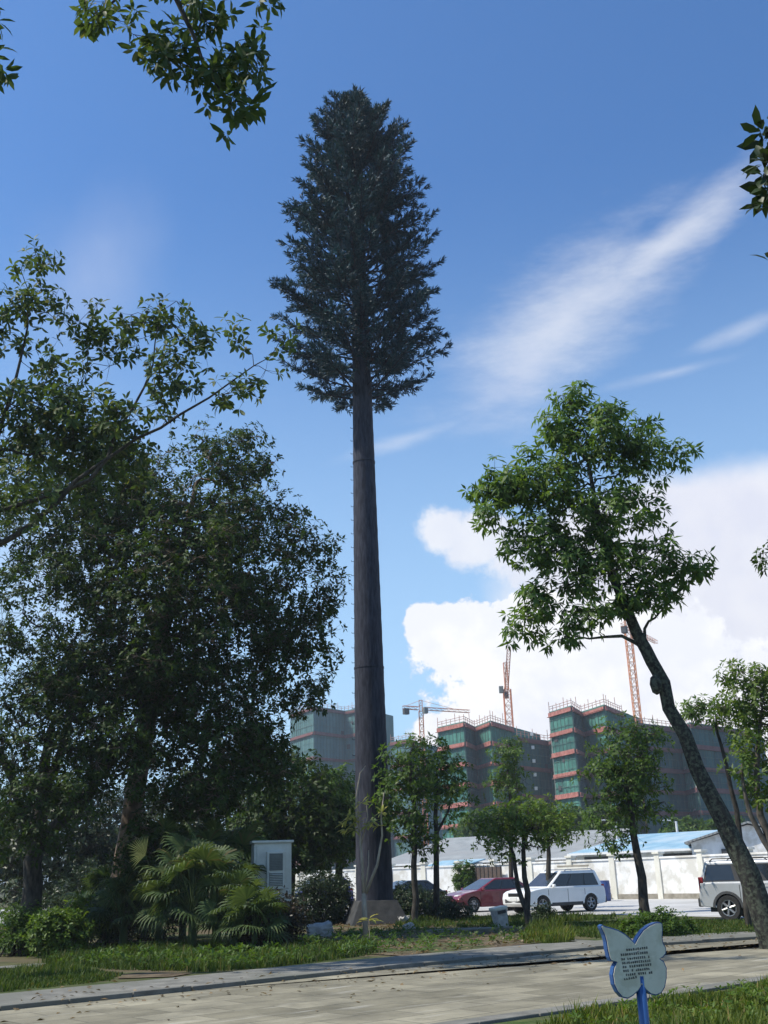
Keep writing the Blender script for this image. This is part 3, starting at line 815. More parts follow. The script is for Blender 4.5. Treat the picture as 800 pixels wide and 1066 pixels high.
# ------------------------------------------------------------------ trees
# near tree whose trunk stands just outside the frame on the left
nb = Vector((-11.4, 20.7, 0))
tree('broadleaf_tree', 'big-leaved tree with loose whorls of leaves, spreading bare limbs over the left edge', 'tree',
     [nb, nb + Vector((.4, 0, 3.0)), nb + Vector((1.2, .1, 5.6)), at(-40, 540, 20.4), at(-60, 380, 20.4)], [.32, .27, .21, .15, .08],
     [blob(25, 330, 20.4, 45, 55, 23), blob(60, 430, 20.4, 70, 45, 31), blob(110, 350, 20.9, 40, 35, 13), blob(160, 330, 20.4, 40, 22, 11), blob(175, 385, 19.9, 40, 26, 13), blob(205, 350, 20.4, 22, 22, 6),
      blob(40, 270, 20.4, 22, 12, 4), blob(130, 440, 19.9, 60, 28, 16), blob(248, 347, 19.4, 9, 9, 2), blob(290, 355, 19.3, 12, 9, 2), blob(272, 383, 19.4, 7, 6, 1), blob(60, 455, 21, 60, 30, 18), blob(130, 475, 21, 55, 28, 14), blob(15, 440, 21, 40, 40, 14), blob(240, 410, 19.7, 30, 22, 5),
      blob(-45, 320, 20.4, 40, 80, 14), blob(-50, 480, 20.4, 40, 80, 13), blob(20, 520, 19.9, 60, 50, 16), blob(45, 470, 21.8, 60, 40, 14), blob(110, 500, 21.8, 60, 40, 13), blob(80, 385, 21.2, 60, 30, 13)],
     M['leaf_big'], M['bark_dark'], 31, leaf=(.20, .085), k=6, per=5, rc=.46, fine=True, ok_from=.4, rtip=.008, spread=1.1, droop=.2,
     limbs=[([at(-40, 600, 20.4), at(15, 560, 20.4), at(60, 520, 20.1), at(120, 470, 19.9), at(190, 432, 19.7), at(240, 398, 19.6), at(284, 372, 19.4)], [.085, .066, .05, .038, .028, .018, .008]),
            ([at(60, 520, 20.1), at(95, 500, 20.0), at(120, 450, 20.1), at(150, 400, 20.3), at(165, 340, 20.4)], [.05, .045, .035, .025, .01]),
            ([at(-40, 560, 20.4), at(-10, 470, 20.5), at(20, 390, 20.5), at(32, 300, 20.5)], [.08, .06, .035, .01])], shell=1.0)

# old shade tree with stout dark stem and rising limbs
b0 = at(33, 960, 31); b0.z = 0
tree('broadleaf_tree', 'dark stout-stemmed tree with several limbs fanning up behind the small shrubs', 'tree',
     [b0, at(33, 920, 31), at(38, 880, 31), at(44, 840, 31), at(50, 760, 31)], [.34, .28, .26, .2, .12],
     [blob(40, 630, 31, 95, 75, 120), blob(30, 720, 31, 85, 55, 70), blob(110, 710, 31.5, 70, 50, 54), blob(-60, 680, 31, 70, 120, 50), blob(90, 810, 30.5, 50, 30, 14), blob(20, 820, 31, 50, 30, 16), blob(60, 545, 31.5, 80, 50, 90), blob(70, 490, 31.5, 90, 40, 60), blob(30, 760, 29.5, 60, 34, 40), blob(110, 770, 29.5, 45, 30, 36), blob(60, 830, 29, 60, 30, 34), blob(20, 870, 29, 45, 26, 22)],
     M['leaf_dense'], M['bark_dark'], 32, leaf=(.17, .075), per=9, rc=.6, ok_from=.3, rtip=.010,
     limbs=[([at(38, 880, 31), at(75, 845, 30.8), at(110, 800, 30.6), at(150, 735, 30.5)], [.2, .17, .13, .06]),
            ([at(38, 890, 31), at(20, 830, 31), at(-10, 760, 31.2), at(-40, 690, 31)], [.18, .14, .1, .05]),
            ([at(44, 845, 31), at(70, 760, 31.3), at(85, 680, 31.3)], [.16, .12, .05])])

# big dense tree that fills the left half
b0 = at(118, 990, 33); b0.z = 0
tree('broadleaf_tree', 'large dense dark green tree with a pale flaking trunk behind the fan palms', 'tree',
     [b0, at(126, 930, 33), at(136, 860, 33), at(146, 790, 33), at(162, 700, 33), at(185, 600, 33), at(205, 500, 33)], [.46, .40, .34, .31, .26, .17, .07],
     [blob(105, 510, 33, 60, 45, 55), blob(190, 530, 33, 90, 75, 150), blob(130, 590, 32.5, 75, 75, 110), blob(250, 570, 33, 75, 70, 130), blob(190, 660, 31.6, 105, 70, 190), blob(295, 630, 33, 52, 62, 80), blob(290, 700, 33.5, 50, 42, 54),
      blob(335, 655, 33, 24, 32, 14), blob(330, 570, 33, 22, 26, 12), blob(235, 470, 33, 45, 30, 24), blob(215, 760, 31.5, 75, 50, 120), blob(110, 700, 31.5, 60, 55, 70), blob(270, 490, 33, 28, 22, 10), blob(265, 790, 32, 45, 40, 70), blob(215, 825, 31, 50, 30, 60),
      blob(330, 730, 33.5, 20, 16, 6), blob(345, 610, 33, 12, 16, 4), blob(305, 530, 33, 20, 20, 6), blob(180, 600, 30.5, 80, 60, 70), blob(165, 700, 30.5, 55, 45, 60), blob(100, 790, 30, 40, 30, 26), blob(150, 880, 30.5, 24, 34, 22), blob(150, 800, 30, 28, 30, 16), blob(80, 720, 30, 50, 40, 34)],
     M['leaf_dense'], M['bark_patch'], 33, leaf=(.19, .085), per=9, rc=.6, ok_from=.35, rtip=.010)

# more trees standing behind, on the left
BG = 'shade trees behind the fan palms'
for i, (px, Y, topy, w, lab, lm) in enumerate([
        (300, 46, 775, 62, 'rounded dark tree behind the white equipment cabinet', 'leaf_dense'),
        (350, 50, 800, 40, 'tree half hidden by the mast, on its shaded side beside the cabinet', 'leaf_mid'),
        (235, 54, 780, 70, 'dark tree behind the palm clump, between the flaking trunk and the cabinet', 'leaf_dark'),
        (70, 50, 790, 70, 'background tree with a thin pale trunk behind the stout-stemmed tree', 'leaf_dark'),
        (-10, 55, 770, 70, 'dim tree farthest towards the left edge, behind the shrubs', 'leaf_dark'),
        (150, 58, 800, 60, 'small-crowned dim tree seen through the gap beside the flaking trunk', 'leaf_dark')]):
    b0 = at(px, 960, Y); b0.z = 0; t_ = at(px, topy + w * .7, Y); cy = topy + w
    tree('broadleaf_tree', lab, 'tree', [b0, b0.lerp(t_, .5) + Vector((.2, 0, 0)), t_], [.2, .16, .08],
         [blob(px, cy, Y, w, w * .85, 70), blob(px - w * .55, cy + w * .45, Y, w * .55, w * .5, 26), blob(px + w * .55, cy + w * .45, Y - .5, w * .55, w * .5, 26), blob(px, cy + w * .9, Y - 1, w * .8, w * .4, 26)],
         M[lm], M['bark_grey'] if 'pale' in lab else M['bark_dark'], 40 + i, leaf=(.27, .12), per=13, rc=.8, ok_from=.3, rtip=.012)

# slim street trees right of the mast
def slim(label, px, pb, Y, blobs, leafm, seed, trunkpx=None, r=(.13, .1, .06), limbs=(), leaf=(.21, .085), per=6, rc=.66, **kw):
    b0 = at(px, pb, Y); b0.z = 0
    pts = [b0] + [at(x, y, Y) for x, y in (trunkpx or [])]
    rr = [r[0] + (r[2] - r[0]) * i / (len(pts) - 1) for i in range(len(pts))]
    return tree('street_tree', label, 'tree', pts, rr, [blob(*q) for q in blobs], M[leafm], M['bark_dark'], seed, leaf=leaf, per=per, rc=rc, limbs=limbs, rtip=.010, group='slim trees round the car park', **kw)


slim('slim tree with a tall oval crown just beside the mast', 432, 950, 40, [(428, 800, 40, 26, 32, 34), (430, 845, 40, 30, 36, 34), (412, 830, 40, 16, 40, 18), (440, 880, 40, 18, 16, 7)], 'leaf_mid', 51, [(432, 900), (431, 850), (428, 790)])
slim('slim forked tree between the mast and the red car', 455, 945, 42, [(458, 800, 42, 22, 26, 22), (465, 830, 42, 27, 26, 26), (450, 790, 42, 18, 20, 10)], 'leaf_mid', 52, [(454, 890), (454, 850), (456, 800)], limbs=[([at(454, 870, 42), at(466, 845, 42), at(474, 820, 42)], [.06, .045, .02])])
slim('narrow upright tree rising behind the low forked one', 531, 945, 52, [(530, 790, 52, 17, 22, 22), (530, 815, 52, 20, 18, 18), (522, 805, 52, 12, 14, 8)], 'leaf_mid', 53, [(532, 890), (532, 840), (530, 800)])
slim('low spreading tree with two crossing stems in front of the white car', 551, 962, 36, [(540, 865, 36, 42, 24, 42), (512, 858, 36, 20, 16, 12), (570, 862, 36, 26, 20, 18), (545, 845, 36, 26, 12, 14)], 'leaf_bright', 54, [(548, 930), (546, 900), (545, 875)], r=(.12, .1, .06),
     limbs=[([at(551, 955, 36), at(541, 925, 36), at(534, 890, 36), at(528, 868, 36)], [.09, .08, .055, .02])], leaf=(.17, .07))
slim('light green tree behind the white car roof with thin stem', 570, 945, 47, [(575, 855, 47, 22, 20, 22), (585, 872, 47, 14, 12, 8), (560, 845, 47, 14, 12, 8)], 'leaf_bright', 55, [(570, 905), (571, 880), (573, 858)])
slim('oval-crowned tree on a dark stem before the white wall', 673, 957, 36, [(655, 780, 36, 34, 30, 46), (640, 815, 36, 32, 28, 34), (670, 815, 36, 28, 28, 30), (655, 850, 36, 40, 20, 26), (632, 800, 36, 18, 18, 10), (640, 878, 36, 20, 10, 6)], 'leaf_mid', 56, [(668, 915), (660, 870), (654, 820), (655, 780)], r=(.18, .15, .06), leaf=(.18, .075))

# leaning tree on the right
b0 = at(806, 990, 23); b0.z = 0
tree('leaning_tree', 'tall tree with a lichen-spotted trunk leaning across the silver car, leafy only at top', 'tree',
     [b0, at(800, 968, 23), at(762, 878, 23), at(728, 800, 23), at(700, 735, 23), at(680, 690, 23), at(664, 660, 23), at(640, 600, 23), at(622, 540, 23), at(612, 480, 23)],
     [.30, .265, .215, .175, .15, .155, .135, .10, .07, .035],
     [blob(612, 452, 23, 56, 40, 52), blob(560, 500, 23, 56, 36, 40), blob(625, 515, 23, 66, 46, 48), blob(565, 560, 23, 48, 34, 32), blob(612, 590, 23, 52, 34, 32), blob(684, 478, 23, 36, 18, 9), blob(652, 458, 23, 40, 26, 16),
      blob(695, 585, 23, 38, 24, 15), blob(556, 632, 23, 32, 22, 13), blob(522, 510, 23, 32, 22, 13), blob(512, 538, 22.6, 20, 16, 5), blob(690, 622, 23, 28, 12, 5), blob(610, 645, 22.7, 26, 16, 8), blob(720, 586, 23, 16, 12, 4), blob(540, 655, 22.8, 18, 14, 5), blob(600, 416, 23, 24, 12, 8),
      blob(648, 628, 22.7, 34, 20, 9), blob(668, 606, 22.7, 30, 20, 8), blob(585, 660, 22.7, 16, 12, 3), blob(650, 560, 23, 40, 30, 16), blob(706, 470, 23, 12, 10, 3)],
     M['leaf_lean'], M['bark_lichen'], 61, leaf=(.25, .070), k=7, per=5, rc=.40, ok_from=.7, rtip=.008, droop=.7, spread=1.2, sides=12, shell=.8,
     limbs=[([at(668, 672, 23), at(645, 662, 22.9), at(615, 664, 22.8), at(585, 664, 22.7)], [.05, .04, .022, .008]),
            ([at(676, 682, 23), at(672, 655, 23.1), at(682, 640, 23.1), at(700, 628, 23.1)], [.05, .035, .025, .01])])
# old pruning boss on the trunk is part of the same tree
lt = bpy.data.objects['leaning_tree']
mb = MB(); c = at(683, 712, 22.85) - lt.location
mb.lathe([(.02, -.24), (.10, -.18), (.14, 0), (.11, .14), (.02, .22)], 12, c=c).build('trunk_burl', M['bark_lichen'], lt, smooth=True)

# trees at the right edge
b0 = at(778, 950, 31); b0.z = 0
tree('street_tree', 'thin-stemmed tree with wispy crown crossing behind the leaning trunk', 'tree', [b0, at(770, 870, 31), at(756, 800, 31), at(745, 745, 31)], [.10, .085, .06, .03],
     [blob(738, 742, 31, 32, 14, 14), blob(765, 760, 31, 20, 18, 7), blob(715, 738, 31, 14, 8, 4)], M['leaf_lean'], M['bark_dark'], 62, leaf=(.18, .06), k=6, per=6, rc=.36, ok_from=.5, droop=.4, group='slim trees round the car park')
b0 = at(812, 950, 29); b0.z = 0
tree('street_tree', 'full bright-leaved tree cut by the right edge, on pale forked stems', 'tree', [b0, at(803, 890, 29), at(792, 850, 29), at(788, 800, 29), at(792, 740, 29)], [.16, .13, .10, .08, .04],
     [blob(785, 720, 29, 40, 30, 30), blob(800, 765, 29, 40, 28, 24), blob(785, 805, 29, 22, 28, 12), blob(840, 740, 29, 60, 60, 46), blob(765, 735, 29, 20, 16, 8), blob(795, 830, 28.8, 20, 16, 7)], M['leaf_bright'], M['bark_grey'], 63, leaf=(.19, .07), per=7, rc=.42, ok_from=.5,
     limbs=[([at(803, 890, 29), at(782, 850, 29), at(772, 790, 29)], [.09, .07, .03])], group='slim trees round the car park')
b0 = Vector((9.6, 19.5, 0))
tree('broadleaf_tree', 'tree beyond the right edge, only a drooping spray of it in view', 'tree', [b0, b0 + Vector((-.2, 0, 3.5)), b0 + Vector((-.3, 0, 7))], [.2, .16, .07],
     [blob(800, 592, 19, 12, 20, 6), blob(850, 560, 19, 40, 60, 30), blob(900, 500, 19.5, 60, 60, 36)], M['leaf_dense'], M['bark_dark'], 64, leaf=(.16, .05), k=6, per=5, rc=.3, ok_from=.5, droop=.5)

# overhanging sprays at the top of the picture: trees standing beside the viewer
b0 = Vector((-5.6, 2.0, 0))
tree('broadleaf_tree', 'tree beside the viewer whose whorled dark leaves hang into the top of the view', 'tree', [b0, b0 + Vector((.1, .1, 3)), b0 + Vector((.5, .6, 6.2)), b0 + Vector((1.0, 1.4, 9.0))], [.26, .22, .17, .1],
     [blob(120, 22, 7.8, 38, 16, 7), blob(165, 45, 7.6, 30, 18, 7), blob(205, 10, 7.6, 45, 20, 10), blob(190, 75, 7.6, 40, 32, 13), blob(235, 70, 7.6, 36, 36, 14), blob(245, 112, 7.5, 22, 16, 6), blob(95, 18, 7.9, 16, 10, 3),
      blob(275, -4, 7.6, 20, 8, 3), blob(-4, 60, 7.5, 8, 34, 4), blob(-15, 10, 7.5, 14, 30, 5), blob(262, 55, 7.6, 18, 18, 5), blob(150, -60, 7.6, 90, 50, 18), blob(-60, -100, 7.0, 80, 80, 20), blob(30, -160, 6.5, 120, 90, 24)],
     M['leaf_big'], M['bark_dark'], 71, leaf=(.15, .056), k=7, per=2, rc=.15, fine=True, ok_from=.5, rtip=.0035, droop=.35, shell=.8, spread=1.2,
     limbs=[([b0 + Vector((1.0, 1.4, 9.0)), at(120, -160, 6.6), at(165, -40, 7.4), at(200, 40, 7.6), at(222, 80, 7.6), at(240, 108, 7.5)], [.07, .05, .032, .02, .012, .006]),
            ([b0 + Vector((.9, 1.2, 8.6)), at(60, -120, 7.0), at(120, -20, 7.7), at(112, 14, 7.8)], [.06, .04, .02, .008])])
b0 = Vector((4.4, 4.2, 0))
tree('broadleaf_tree', 'tree beside the viewer showing only a few thick leaves at the upper right edge', 'tree', [b0, b0 + Vector((.0, .1, 2.6)), b0 + Vector((-.5, .2, 4.8)), b0 + Vector((-.8, .3, 6.6))], [.2, .17, .12, .06],
     [blob(797, 140, 5, 12, 12, 2), blob(800, 185, 5, 9, 28, 4), blob(802, 225, 5, 6, 10, 1), blob(806, 286, 5, 7, 10, 1), blob(880, 120, 5, 60, 90, 18), blob(930, 260, 5.2, 50, 80, 12)],
     M['leaf_dark'], M['bark_dark'], 72, leaf=(.13, .062), k=5, per=2, rc=.07, fine=True, ok_from=.5, rtip=.004, droop=.2)

# pollarded sapling, seedling
b0 = gp(380, 979); b0.z = 0; Ys = b0.y
sp_ = thing('sapling', 'pollarded sapling with bare pale forked stems standing before the mast', 'sapling', b0)
mb = MB()
for pts, rr in (([(381, 979), (380, 955), (379, 930)], [.085, .075, .065]), ([(379, 932), (377, 895), (374, 860), (371, 830), (375, 805), (381, 797)], [.05, .042, .034, .026, .018, .008]),
                ([(381, 930), (393, 900), (398, 870), (397, 850), (400, 825)], [.05, .04, .032, .026, .012]), ([(380, 928), (384, 900), (384, 885)], [.03, .02, .01]), ([(376, 880), (383, 850), (381, 832)], [.022, .016, .007])):
    mb.tube([at(x, y, Ys) - b0 for x, y in pts], rr, 7)
mb.build('stem', M['bark_pale'], sp_, smooth=True)
rg = np.random.default_rng(8)
C = np.array([list(at(x, y, Ys - .05) - b0) for x, y in ((362, 853), (367, 858), (360, 864), (372, 857), (389, 856), (394, 860), (373, 848), (365, 849), (357, 858), (369, 864), (384, 859), (377, 836), (398, 846))])
V, Fc = leaf_arrays(*whorls(C, np.tile([[-.3, -.3, .6]], (len(C), 1)), 8, .27, .09, 1.2, .35, rg), fine=True)
link('foliage', mesh_np('foliage', V, Fc), M['leaf_yellow'], sp_)
b0 = gp(385, 983); b0.z = 0
sd_ = thing('seedling', 'tiny seedling with a few yellowish leaves at the foot of the sapling', 'seedling', b0)
MB().tube([(0, 0, 0), (0, 0, .62)], [.015, .01], 5).build('stem', M['bark_pale'], sd_)
V, Fc = leaf_arrays(*whorls(np.array([[0, 0, .62], [0, 0, .57]]), np.array([[0, 0, 1.], [0, 0, 1.]]), 5, .38, .10, 1.45, .1, rg), fine=True)
link('foliage', mesh_np('foliage', V, Fc), M['leaf_yellow'], sd_)


# ------------------------------------------------------------------ fan palms
def frond(mbs, V_, F_, base, tip, rg, size, fn):
    """petiole from base to tip and a fan of drooping strips"""
    base = Vector(base); tip = Vector(tip); mid = (base + tip) / 2 + Vector((0, 0, .15 * (tip - base).length))
    mbs.tube([base, mid, tip], [.016, .012, .009], 4, caps=False)
    d = (tip - mid).normalized(); out = Vector((d.x, d.y, 0)); out = out.normalized() if out.length > .05 else Vector((rg.normal(), rg.normal(), 0)).normalized()
    ax = (d * .8 + out * .5 + Vector((0, 0, -.1))).normalized(); sd = ax.cross(Vector((0, 0, 1))).normalized(); nm = sd.cross(ax)
    roll = rg.normal(0, .5); sd, nm = sd * math.cos(roll) + nm * math.sin(roll), nm * math.cos(roll) - sd * math.sin(roll)
    n = fn
    for i in range(n):
        a = (i / (n - 1) - .5) * R(225); L = size * (1 - .28 * abs(a) / 2) * rg.uniform(.88, 1.06)
        dr = ax * math.cos(a) + sd * math.sin(a); w = dr.cross(nm).normalized()
        dz = Vector((0, 0, -1)); p1 = tip + dr * L * .5 + nm * .02; p2 = tip + dr * L * .82 + dz * L * .10; p3 = tip + dr * L + dz * L * rg.uniform(.22, .42)
        b = len(V_); wd = .030 * size / .7
        V_ += [tip, p1 + w * wd, p1 - w * wd, p2 + w * wd * .6, p2 - w * wd * .6, p3]
        F_ += [(b, b + 1, b + 2), (b + 1, b + 3, b + 4, b + 2), (b + 3, b + 5, b + 4)]


def palm(label, px, pb, H, nf, seed, pale=None, size=.62):
    rg = np.random.default_rng(seed); b0 = gp(px, pb); b0.z = 0
    t = thing('fan_palm', label, 'palm', b0, 0, 'fan palms in the clump')
    mb = MB(); V_ = []; F_ = []
    mb.tube([(0, 0, 0), (0, 0, .35 * H)], [.13, .09], 8)
    for i in range(nf):
        an = i * 2.399 + rg.normal(0, .2); e = (i + .5) / nf; el_ = R(12 + 72 * e) + rg.normal(0, .1)
        hh = H * (.55 + .45 * e) * rg.uniform(.8, 1.05); L = hh * .85
        st = Vector((0, 0, .3 * H * rg.uniform(.6, 1.0)))
        tp = st + Vector((math.cos(an) * math.cos(el_), math.sin(an) * math.cos(el_), math.sin(el_))) * L * .72
        tp.z = max(tp.z, .35)
        frond(mb, V_, F_, st, tp, rg, size * rg.uniform(.85, 1.15), 22)
    mb.build('stem', M['leaf_mid'] if False else M['palm'], t)
    me = bpy.data.meshes.new('foliage'); me.from_pydata([tuple(v) for v in V_], [], F_); me.update(); link('foliage', me, M['palm'], t)
    if pale is not None:
        V_ = []; F_ = []; mb = MB(); tp = at(*pale) - b0
        ax = (Vector((-.55, -.5, .45))).normalized(); nmv = Vector((.35, -.8, .3)); sd = ax.cross(nmv).normalized(); nmv = sd.cross(ax)
        mb.tube([(0, 0, .5), (tp.x * .6, tp.y * .5, tp.z * .7), tuple(tp)], [.016, .012, .009], 4)
        for i in range(20):
            a = (i / 19 - .5) * R(135); dr = ax * math.cos(a) + sd * math.sin(a); w = dr.cross(nmv).normalized(); L = .62 * (1 - .12 * abs(a)) * rg.uniform(.8, 1.08)
            b = len(V_); V_ += [tp, tp + dr * L * .6 + w * .011, tp + dr * L * .6 - w * .011, tp + dr * L + Vector((0, 0, -.05 * rg.uniform(0, 1.5)))]; F_ += [(b, b + 1, b + 3, b + 2)]
        me = bpy.data.meshes.new('pale_frond'); me.from_pydata([tuple(v) for v in V_], [], F_); me.update()
        o = link('pale_frond', me, M['palm_sunlit'], t); o['label'] = 'pale green frond with the sunlight on it put into its colour'
        mb.build('petiole', M['palm'], t)
    return t


palm('tall fan palm with one frond coloured pale as if sunlit, nearest the flaking trunk', 165, 984, 3.5, 40, 81, pale=(152, 890, 27.6), size=.8)
palm('fan palm in the middle of the clump, arching over the verge', 200, 989, 3.1, 42, 82, size=.78)
palm('tallest fan palm of the clump, close to the white cabinet', 225, 983, 3.7, 42, 83, size=.85)
palm('low fan palm with drooping fronds beside the leafy shrubs', 128, 988, 2.1, 28, 84, size=.62)
palm('small fan palm at the cabinet end, fronds brushing the grass', 246, 990, 2.0, 26, 85, size=.6)
palm('fan palm at the back of the clump, mostly hidden by the others', 190, 976, 3.2, 28, 86, size=.75)
palm('sprawling fan palm whose fronds reach across the foot of the cabinet', 266, 991, 1.45, 22, 87, size=.62)
palm('ragged fan palm between the leafy shrubs and the flaking trunk', 110, 982, 2.5, 28, 88, size=.7)


def gb(px, pb, rx, h, n, dy=None):
    """bush lobe standing on the ground: pixel column, base row, half width and height in pixels"""
    c = gp(px, pb); k = mpp(c)
    return ((c.x, c.y, h * k * .5), (rx * k, dy or rx * k * .8, h * k * .55), n)


bush('shrub', 'glossy light green shrub at the end of the palm clump', [gb(60, 996, 30, 42, 70), gb(82, 990, 20, 50, 30)], M['leaf_bright'], 91, leaf=(.12, .06), fine=True, rc=.18)
bush('shrub', 'low dark rounded shrub nearest the left edge of the verge', [gb(22, 995, 24, 48, 70), gb(-15, 993, 28, 45, 40)], M['leaf_mid'], 92, leaf=(.09, .045), rc=.18)
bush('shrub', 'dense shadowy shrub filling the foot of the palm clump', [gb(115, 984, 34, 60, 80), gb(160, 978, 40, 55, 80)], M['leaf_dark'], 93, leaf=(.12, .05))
bush('shrub', 'dark reddish shrub in front of the white cabinet', [gb(292, 988, 26, 50, 90), gb(268, 990, 20, 40, 60)], M['leaf_red'], 94, leaf=(.09, .045), rc=.18)
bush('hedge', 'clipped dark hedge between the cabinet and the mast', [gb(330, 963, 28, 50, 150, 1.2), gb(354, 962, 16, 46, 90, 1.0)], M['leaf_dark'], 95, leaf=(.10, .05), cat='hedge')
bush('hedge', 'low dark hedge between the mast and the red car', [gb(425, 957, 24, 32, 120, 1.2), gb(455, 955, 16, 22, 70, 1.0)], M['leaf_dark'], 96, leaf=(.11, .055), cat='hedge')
bush('shrub', 'low shrub at the foot of the oval-crowned tree', [gb(690, 977, 22, 22, 60), gb(665, 975, 16, 16, 34), gb(714, 974, 10, 12, 16)], M['leaf_mid'], 97, leaf=(.10, .05), rc=.16)
bush('shrub', 'small shrub under the low spreading tree', [gb(470, 959, 26, 16, 40), gb(565, 961, 14, 14, 24)], M['leaf_dark'], 98, leaf=(.10, .05), rc=.16)
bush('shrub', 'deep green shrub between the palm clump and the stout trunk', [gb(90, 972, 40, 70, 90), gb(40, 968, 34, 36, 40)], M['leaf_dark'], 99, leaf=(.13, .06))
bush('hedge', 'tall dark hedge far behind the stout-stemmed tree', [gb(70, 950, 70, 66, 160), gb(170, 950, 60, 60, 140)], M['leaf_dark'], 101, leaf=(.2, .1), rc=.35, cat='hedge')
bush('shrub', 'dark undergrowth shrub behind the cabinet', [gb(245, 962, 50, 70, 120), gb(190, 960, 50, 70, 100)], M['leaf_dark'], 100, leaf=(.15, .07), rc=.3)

# ------------------------------------------------------------------ equipment cabinet
cb = at(282, 950, 31.0); cb.z = 0
CA = thing('equipment_cabinet', 'white outdoor equipment cabinet with a louvred cooling unit on its door', 'cabinet', cb, R(14))
wd, dp, ht, z0 = 1.07, .78, 2.02, .64
MB().box((0, 0, z0 / 2), (wd + .1, dp + .1, z0)).build('plinth', M['plinth'], CA, bevel=.02)
MB().box((0, 0, z0 + ht / 2), (wd, dp, ht)).build('body', M['cab_white'], CA, bevel=.012)
MB().box((0, 0, z0 + ht + .035), (wd + .12, dp + .12, .07)).build('roof', M['cab_white'], CA, bevel=.015)
y0 = -dp / 2
MB().box((.02, y0 - .012, z0 + ht / 2), (wd - .10, .02, ht - .12)).build('door', M['cab_white'], CA, bevel=.006)
MB().box((.06, y0 - .10, z0 + 1.28), (.50, .16, 1.02)).build('cooling_unit', M['cab_white'], CA, bevel=.02)
for zc, hh in ((z0 + 1.50, .46), (z0 + 1.03, .34)):
    g_ = MB().box((.07, y0 - .186, zc), (.38, .012, hh)).build('grille', M['cab_dark'], CA)
    s_ = MB(); nsl = int(hh / .045)
    for i in range(nsl): s_.box((.07, y0 - .197, zc - hh / 2 + .03 + i * .045), (.36, .016, .014), Matrix.Rotation(R(30), 3, 'X'))
    s_.build('louvre', M['cab_dark'] if zc > z0 + 1.2 else M['cab_white'], g_)
MB().box((.40, y0 - .035, z0 + .62), (.035, .03, .22)).build('handle', M['black'], CA, bevel=.006)
for i in range(3): MB().tube([(-.44, y0 - .02, z0 + .25 + i * .7), (-.44, y0 - .02, z0 + .37 + i * .7)], .014, 8).build('hinge', M['cab_white'], CA)


def rock(name, label, px, py, d, seed, cat, matl='stone', rot=0., rough_=.025):
    rg = np.random.default_rng(seed); b0 = gp(px, py); bm = bmesh.new(); bmesh.ops.create_cube(bm, size=1)
    bmesh.ops.subdivide_edges(bm, edges=bm.edges, cuts=3, use_grid_fill=True)
    for v in bm.verts: v.co = Vector((v.co.x * d[0], v.co.y * d[1], v.co.z * d[2])) + Vector(rg.normal(0, rough_, 3))
    me = bpy.data.meshes.new(name); bm.to_mesh(me); bm.free(); o = link(name, me, M[matl]); o.location = (b0.x, b0.y, d[2] * .42); o.rotation_euler = (R(6), R(-8), rot) if rough_ > .01 else (R(1), R(-1), rot)
    bv = o.modifiers.new('bevel', 'BEVEL'); bv.width = .02; bv.segments = 2
    return tag(o, label, cat)


rock('concrete_block', 'broken pale concrete block lying beside the mast plinth', 333, 976, (.72, .5, .42), 1, 'block', rot=.2)
rock('concrete_slab', 'flat concrete slab lying at the left end of the verge', 22, 1010, (.9, .6, .09), 2, 'slab', matl='kerb', rot=.1, rough_=.008)
rock('rubble_stone', 'pale rubble stone on the soil at the plinth corner', 426, 968, (.3, .25, .2), 3, 'stone', rot=.5)
rock('rubble_stone', 'small pale stone half under the hedge beside the red car', 420, 962, (.35, .25, .28), 4, 'stone', rot=.9)
rock('concrete_slab', 'long low concrete edging lying on the soil before the cars', 490, 972, (2.6, .3, .16), 5, 'slab', matl='kerb', rot=R(-6), rough_=.008)

# small litter bin leaning on the grass
b0 = gp(523, 967); b0.z = 0
BI = thing('litter_bin', 'small tilted pale litter bin on the grass before the white car', 'bin', b0); BI.rotation_euler = (0, R(-9), R(20))
p = MB(); w0, w1, h = .17, .21, .58
p.add([(-w0, -w0, 0), (w0, -w0, 0), (w0, w0, 0), (-w0, w0, 0), (-w1, -w1, h), (w1, -w1, h), (w1, w1, h), (-w1, w1, h)], [(0, 3, 2, 1), (4, 5, 6, 7), (0, 1, 5, 4), (1, 2, 6, 5), (2, 3, 7, 6), (3, 0, 4, 7)]).build('body', M['stone'], BI, bevel=.02)
MB().box((0, 0, h + .04), (.46, .46, .09)).build('lid', M['cab_white'], BI, bevel=.02)
MB().box((0, -.215, h - .07), (.28, .03, .09)).build('opening', M['black'], BI)

# ------------------------------------------------------------------ butterfly sign
sy = 8.2; sc_ = at(665, 1002, sy); bx, by = sc_.x, sc_.y
SG = thing('butterfly_sign', 'blue-edged butterfly-shaped notice board on a blue post in the grass', 'sign', (bx, by, 0), R(13))
kx = mpp(sc_)
out_px = [(633, 1000), (631, 996), (629, 988), (628, 980), (626, 973), (622.5, 966), (622, 963.5), (624, 962), (627, 963.5), (633, 965), (641, 967.5), (649, 972), (656, 978), (659, 982),
          (662, 976), (668, 968), (675, 963), (682, 960.2), (687, 960), (689.5, 961.5), (690, 968), (689.5, 976), (690.5, 982), (693.5, 987), (693.5, 993), (690, 997), (686.5, 998),
          (691, 1001), (694, 1008), (694, 1018), (692, 1028), (688, 1034), (682, 1036.5), (676, 1035), (671, 1031), (667, 1025),
          (663, 1031), (657, 1036), (651, 1039), (645, 1037.5), (640, 1032), (636, 1024), (634.5, 1014), (636, 1006), (639, 1001)]


def sg(px, py):
    q = at(px, py, sy); return ((q.x - bx) / math.cos(R(13)), q.z)


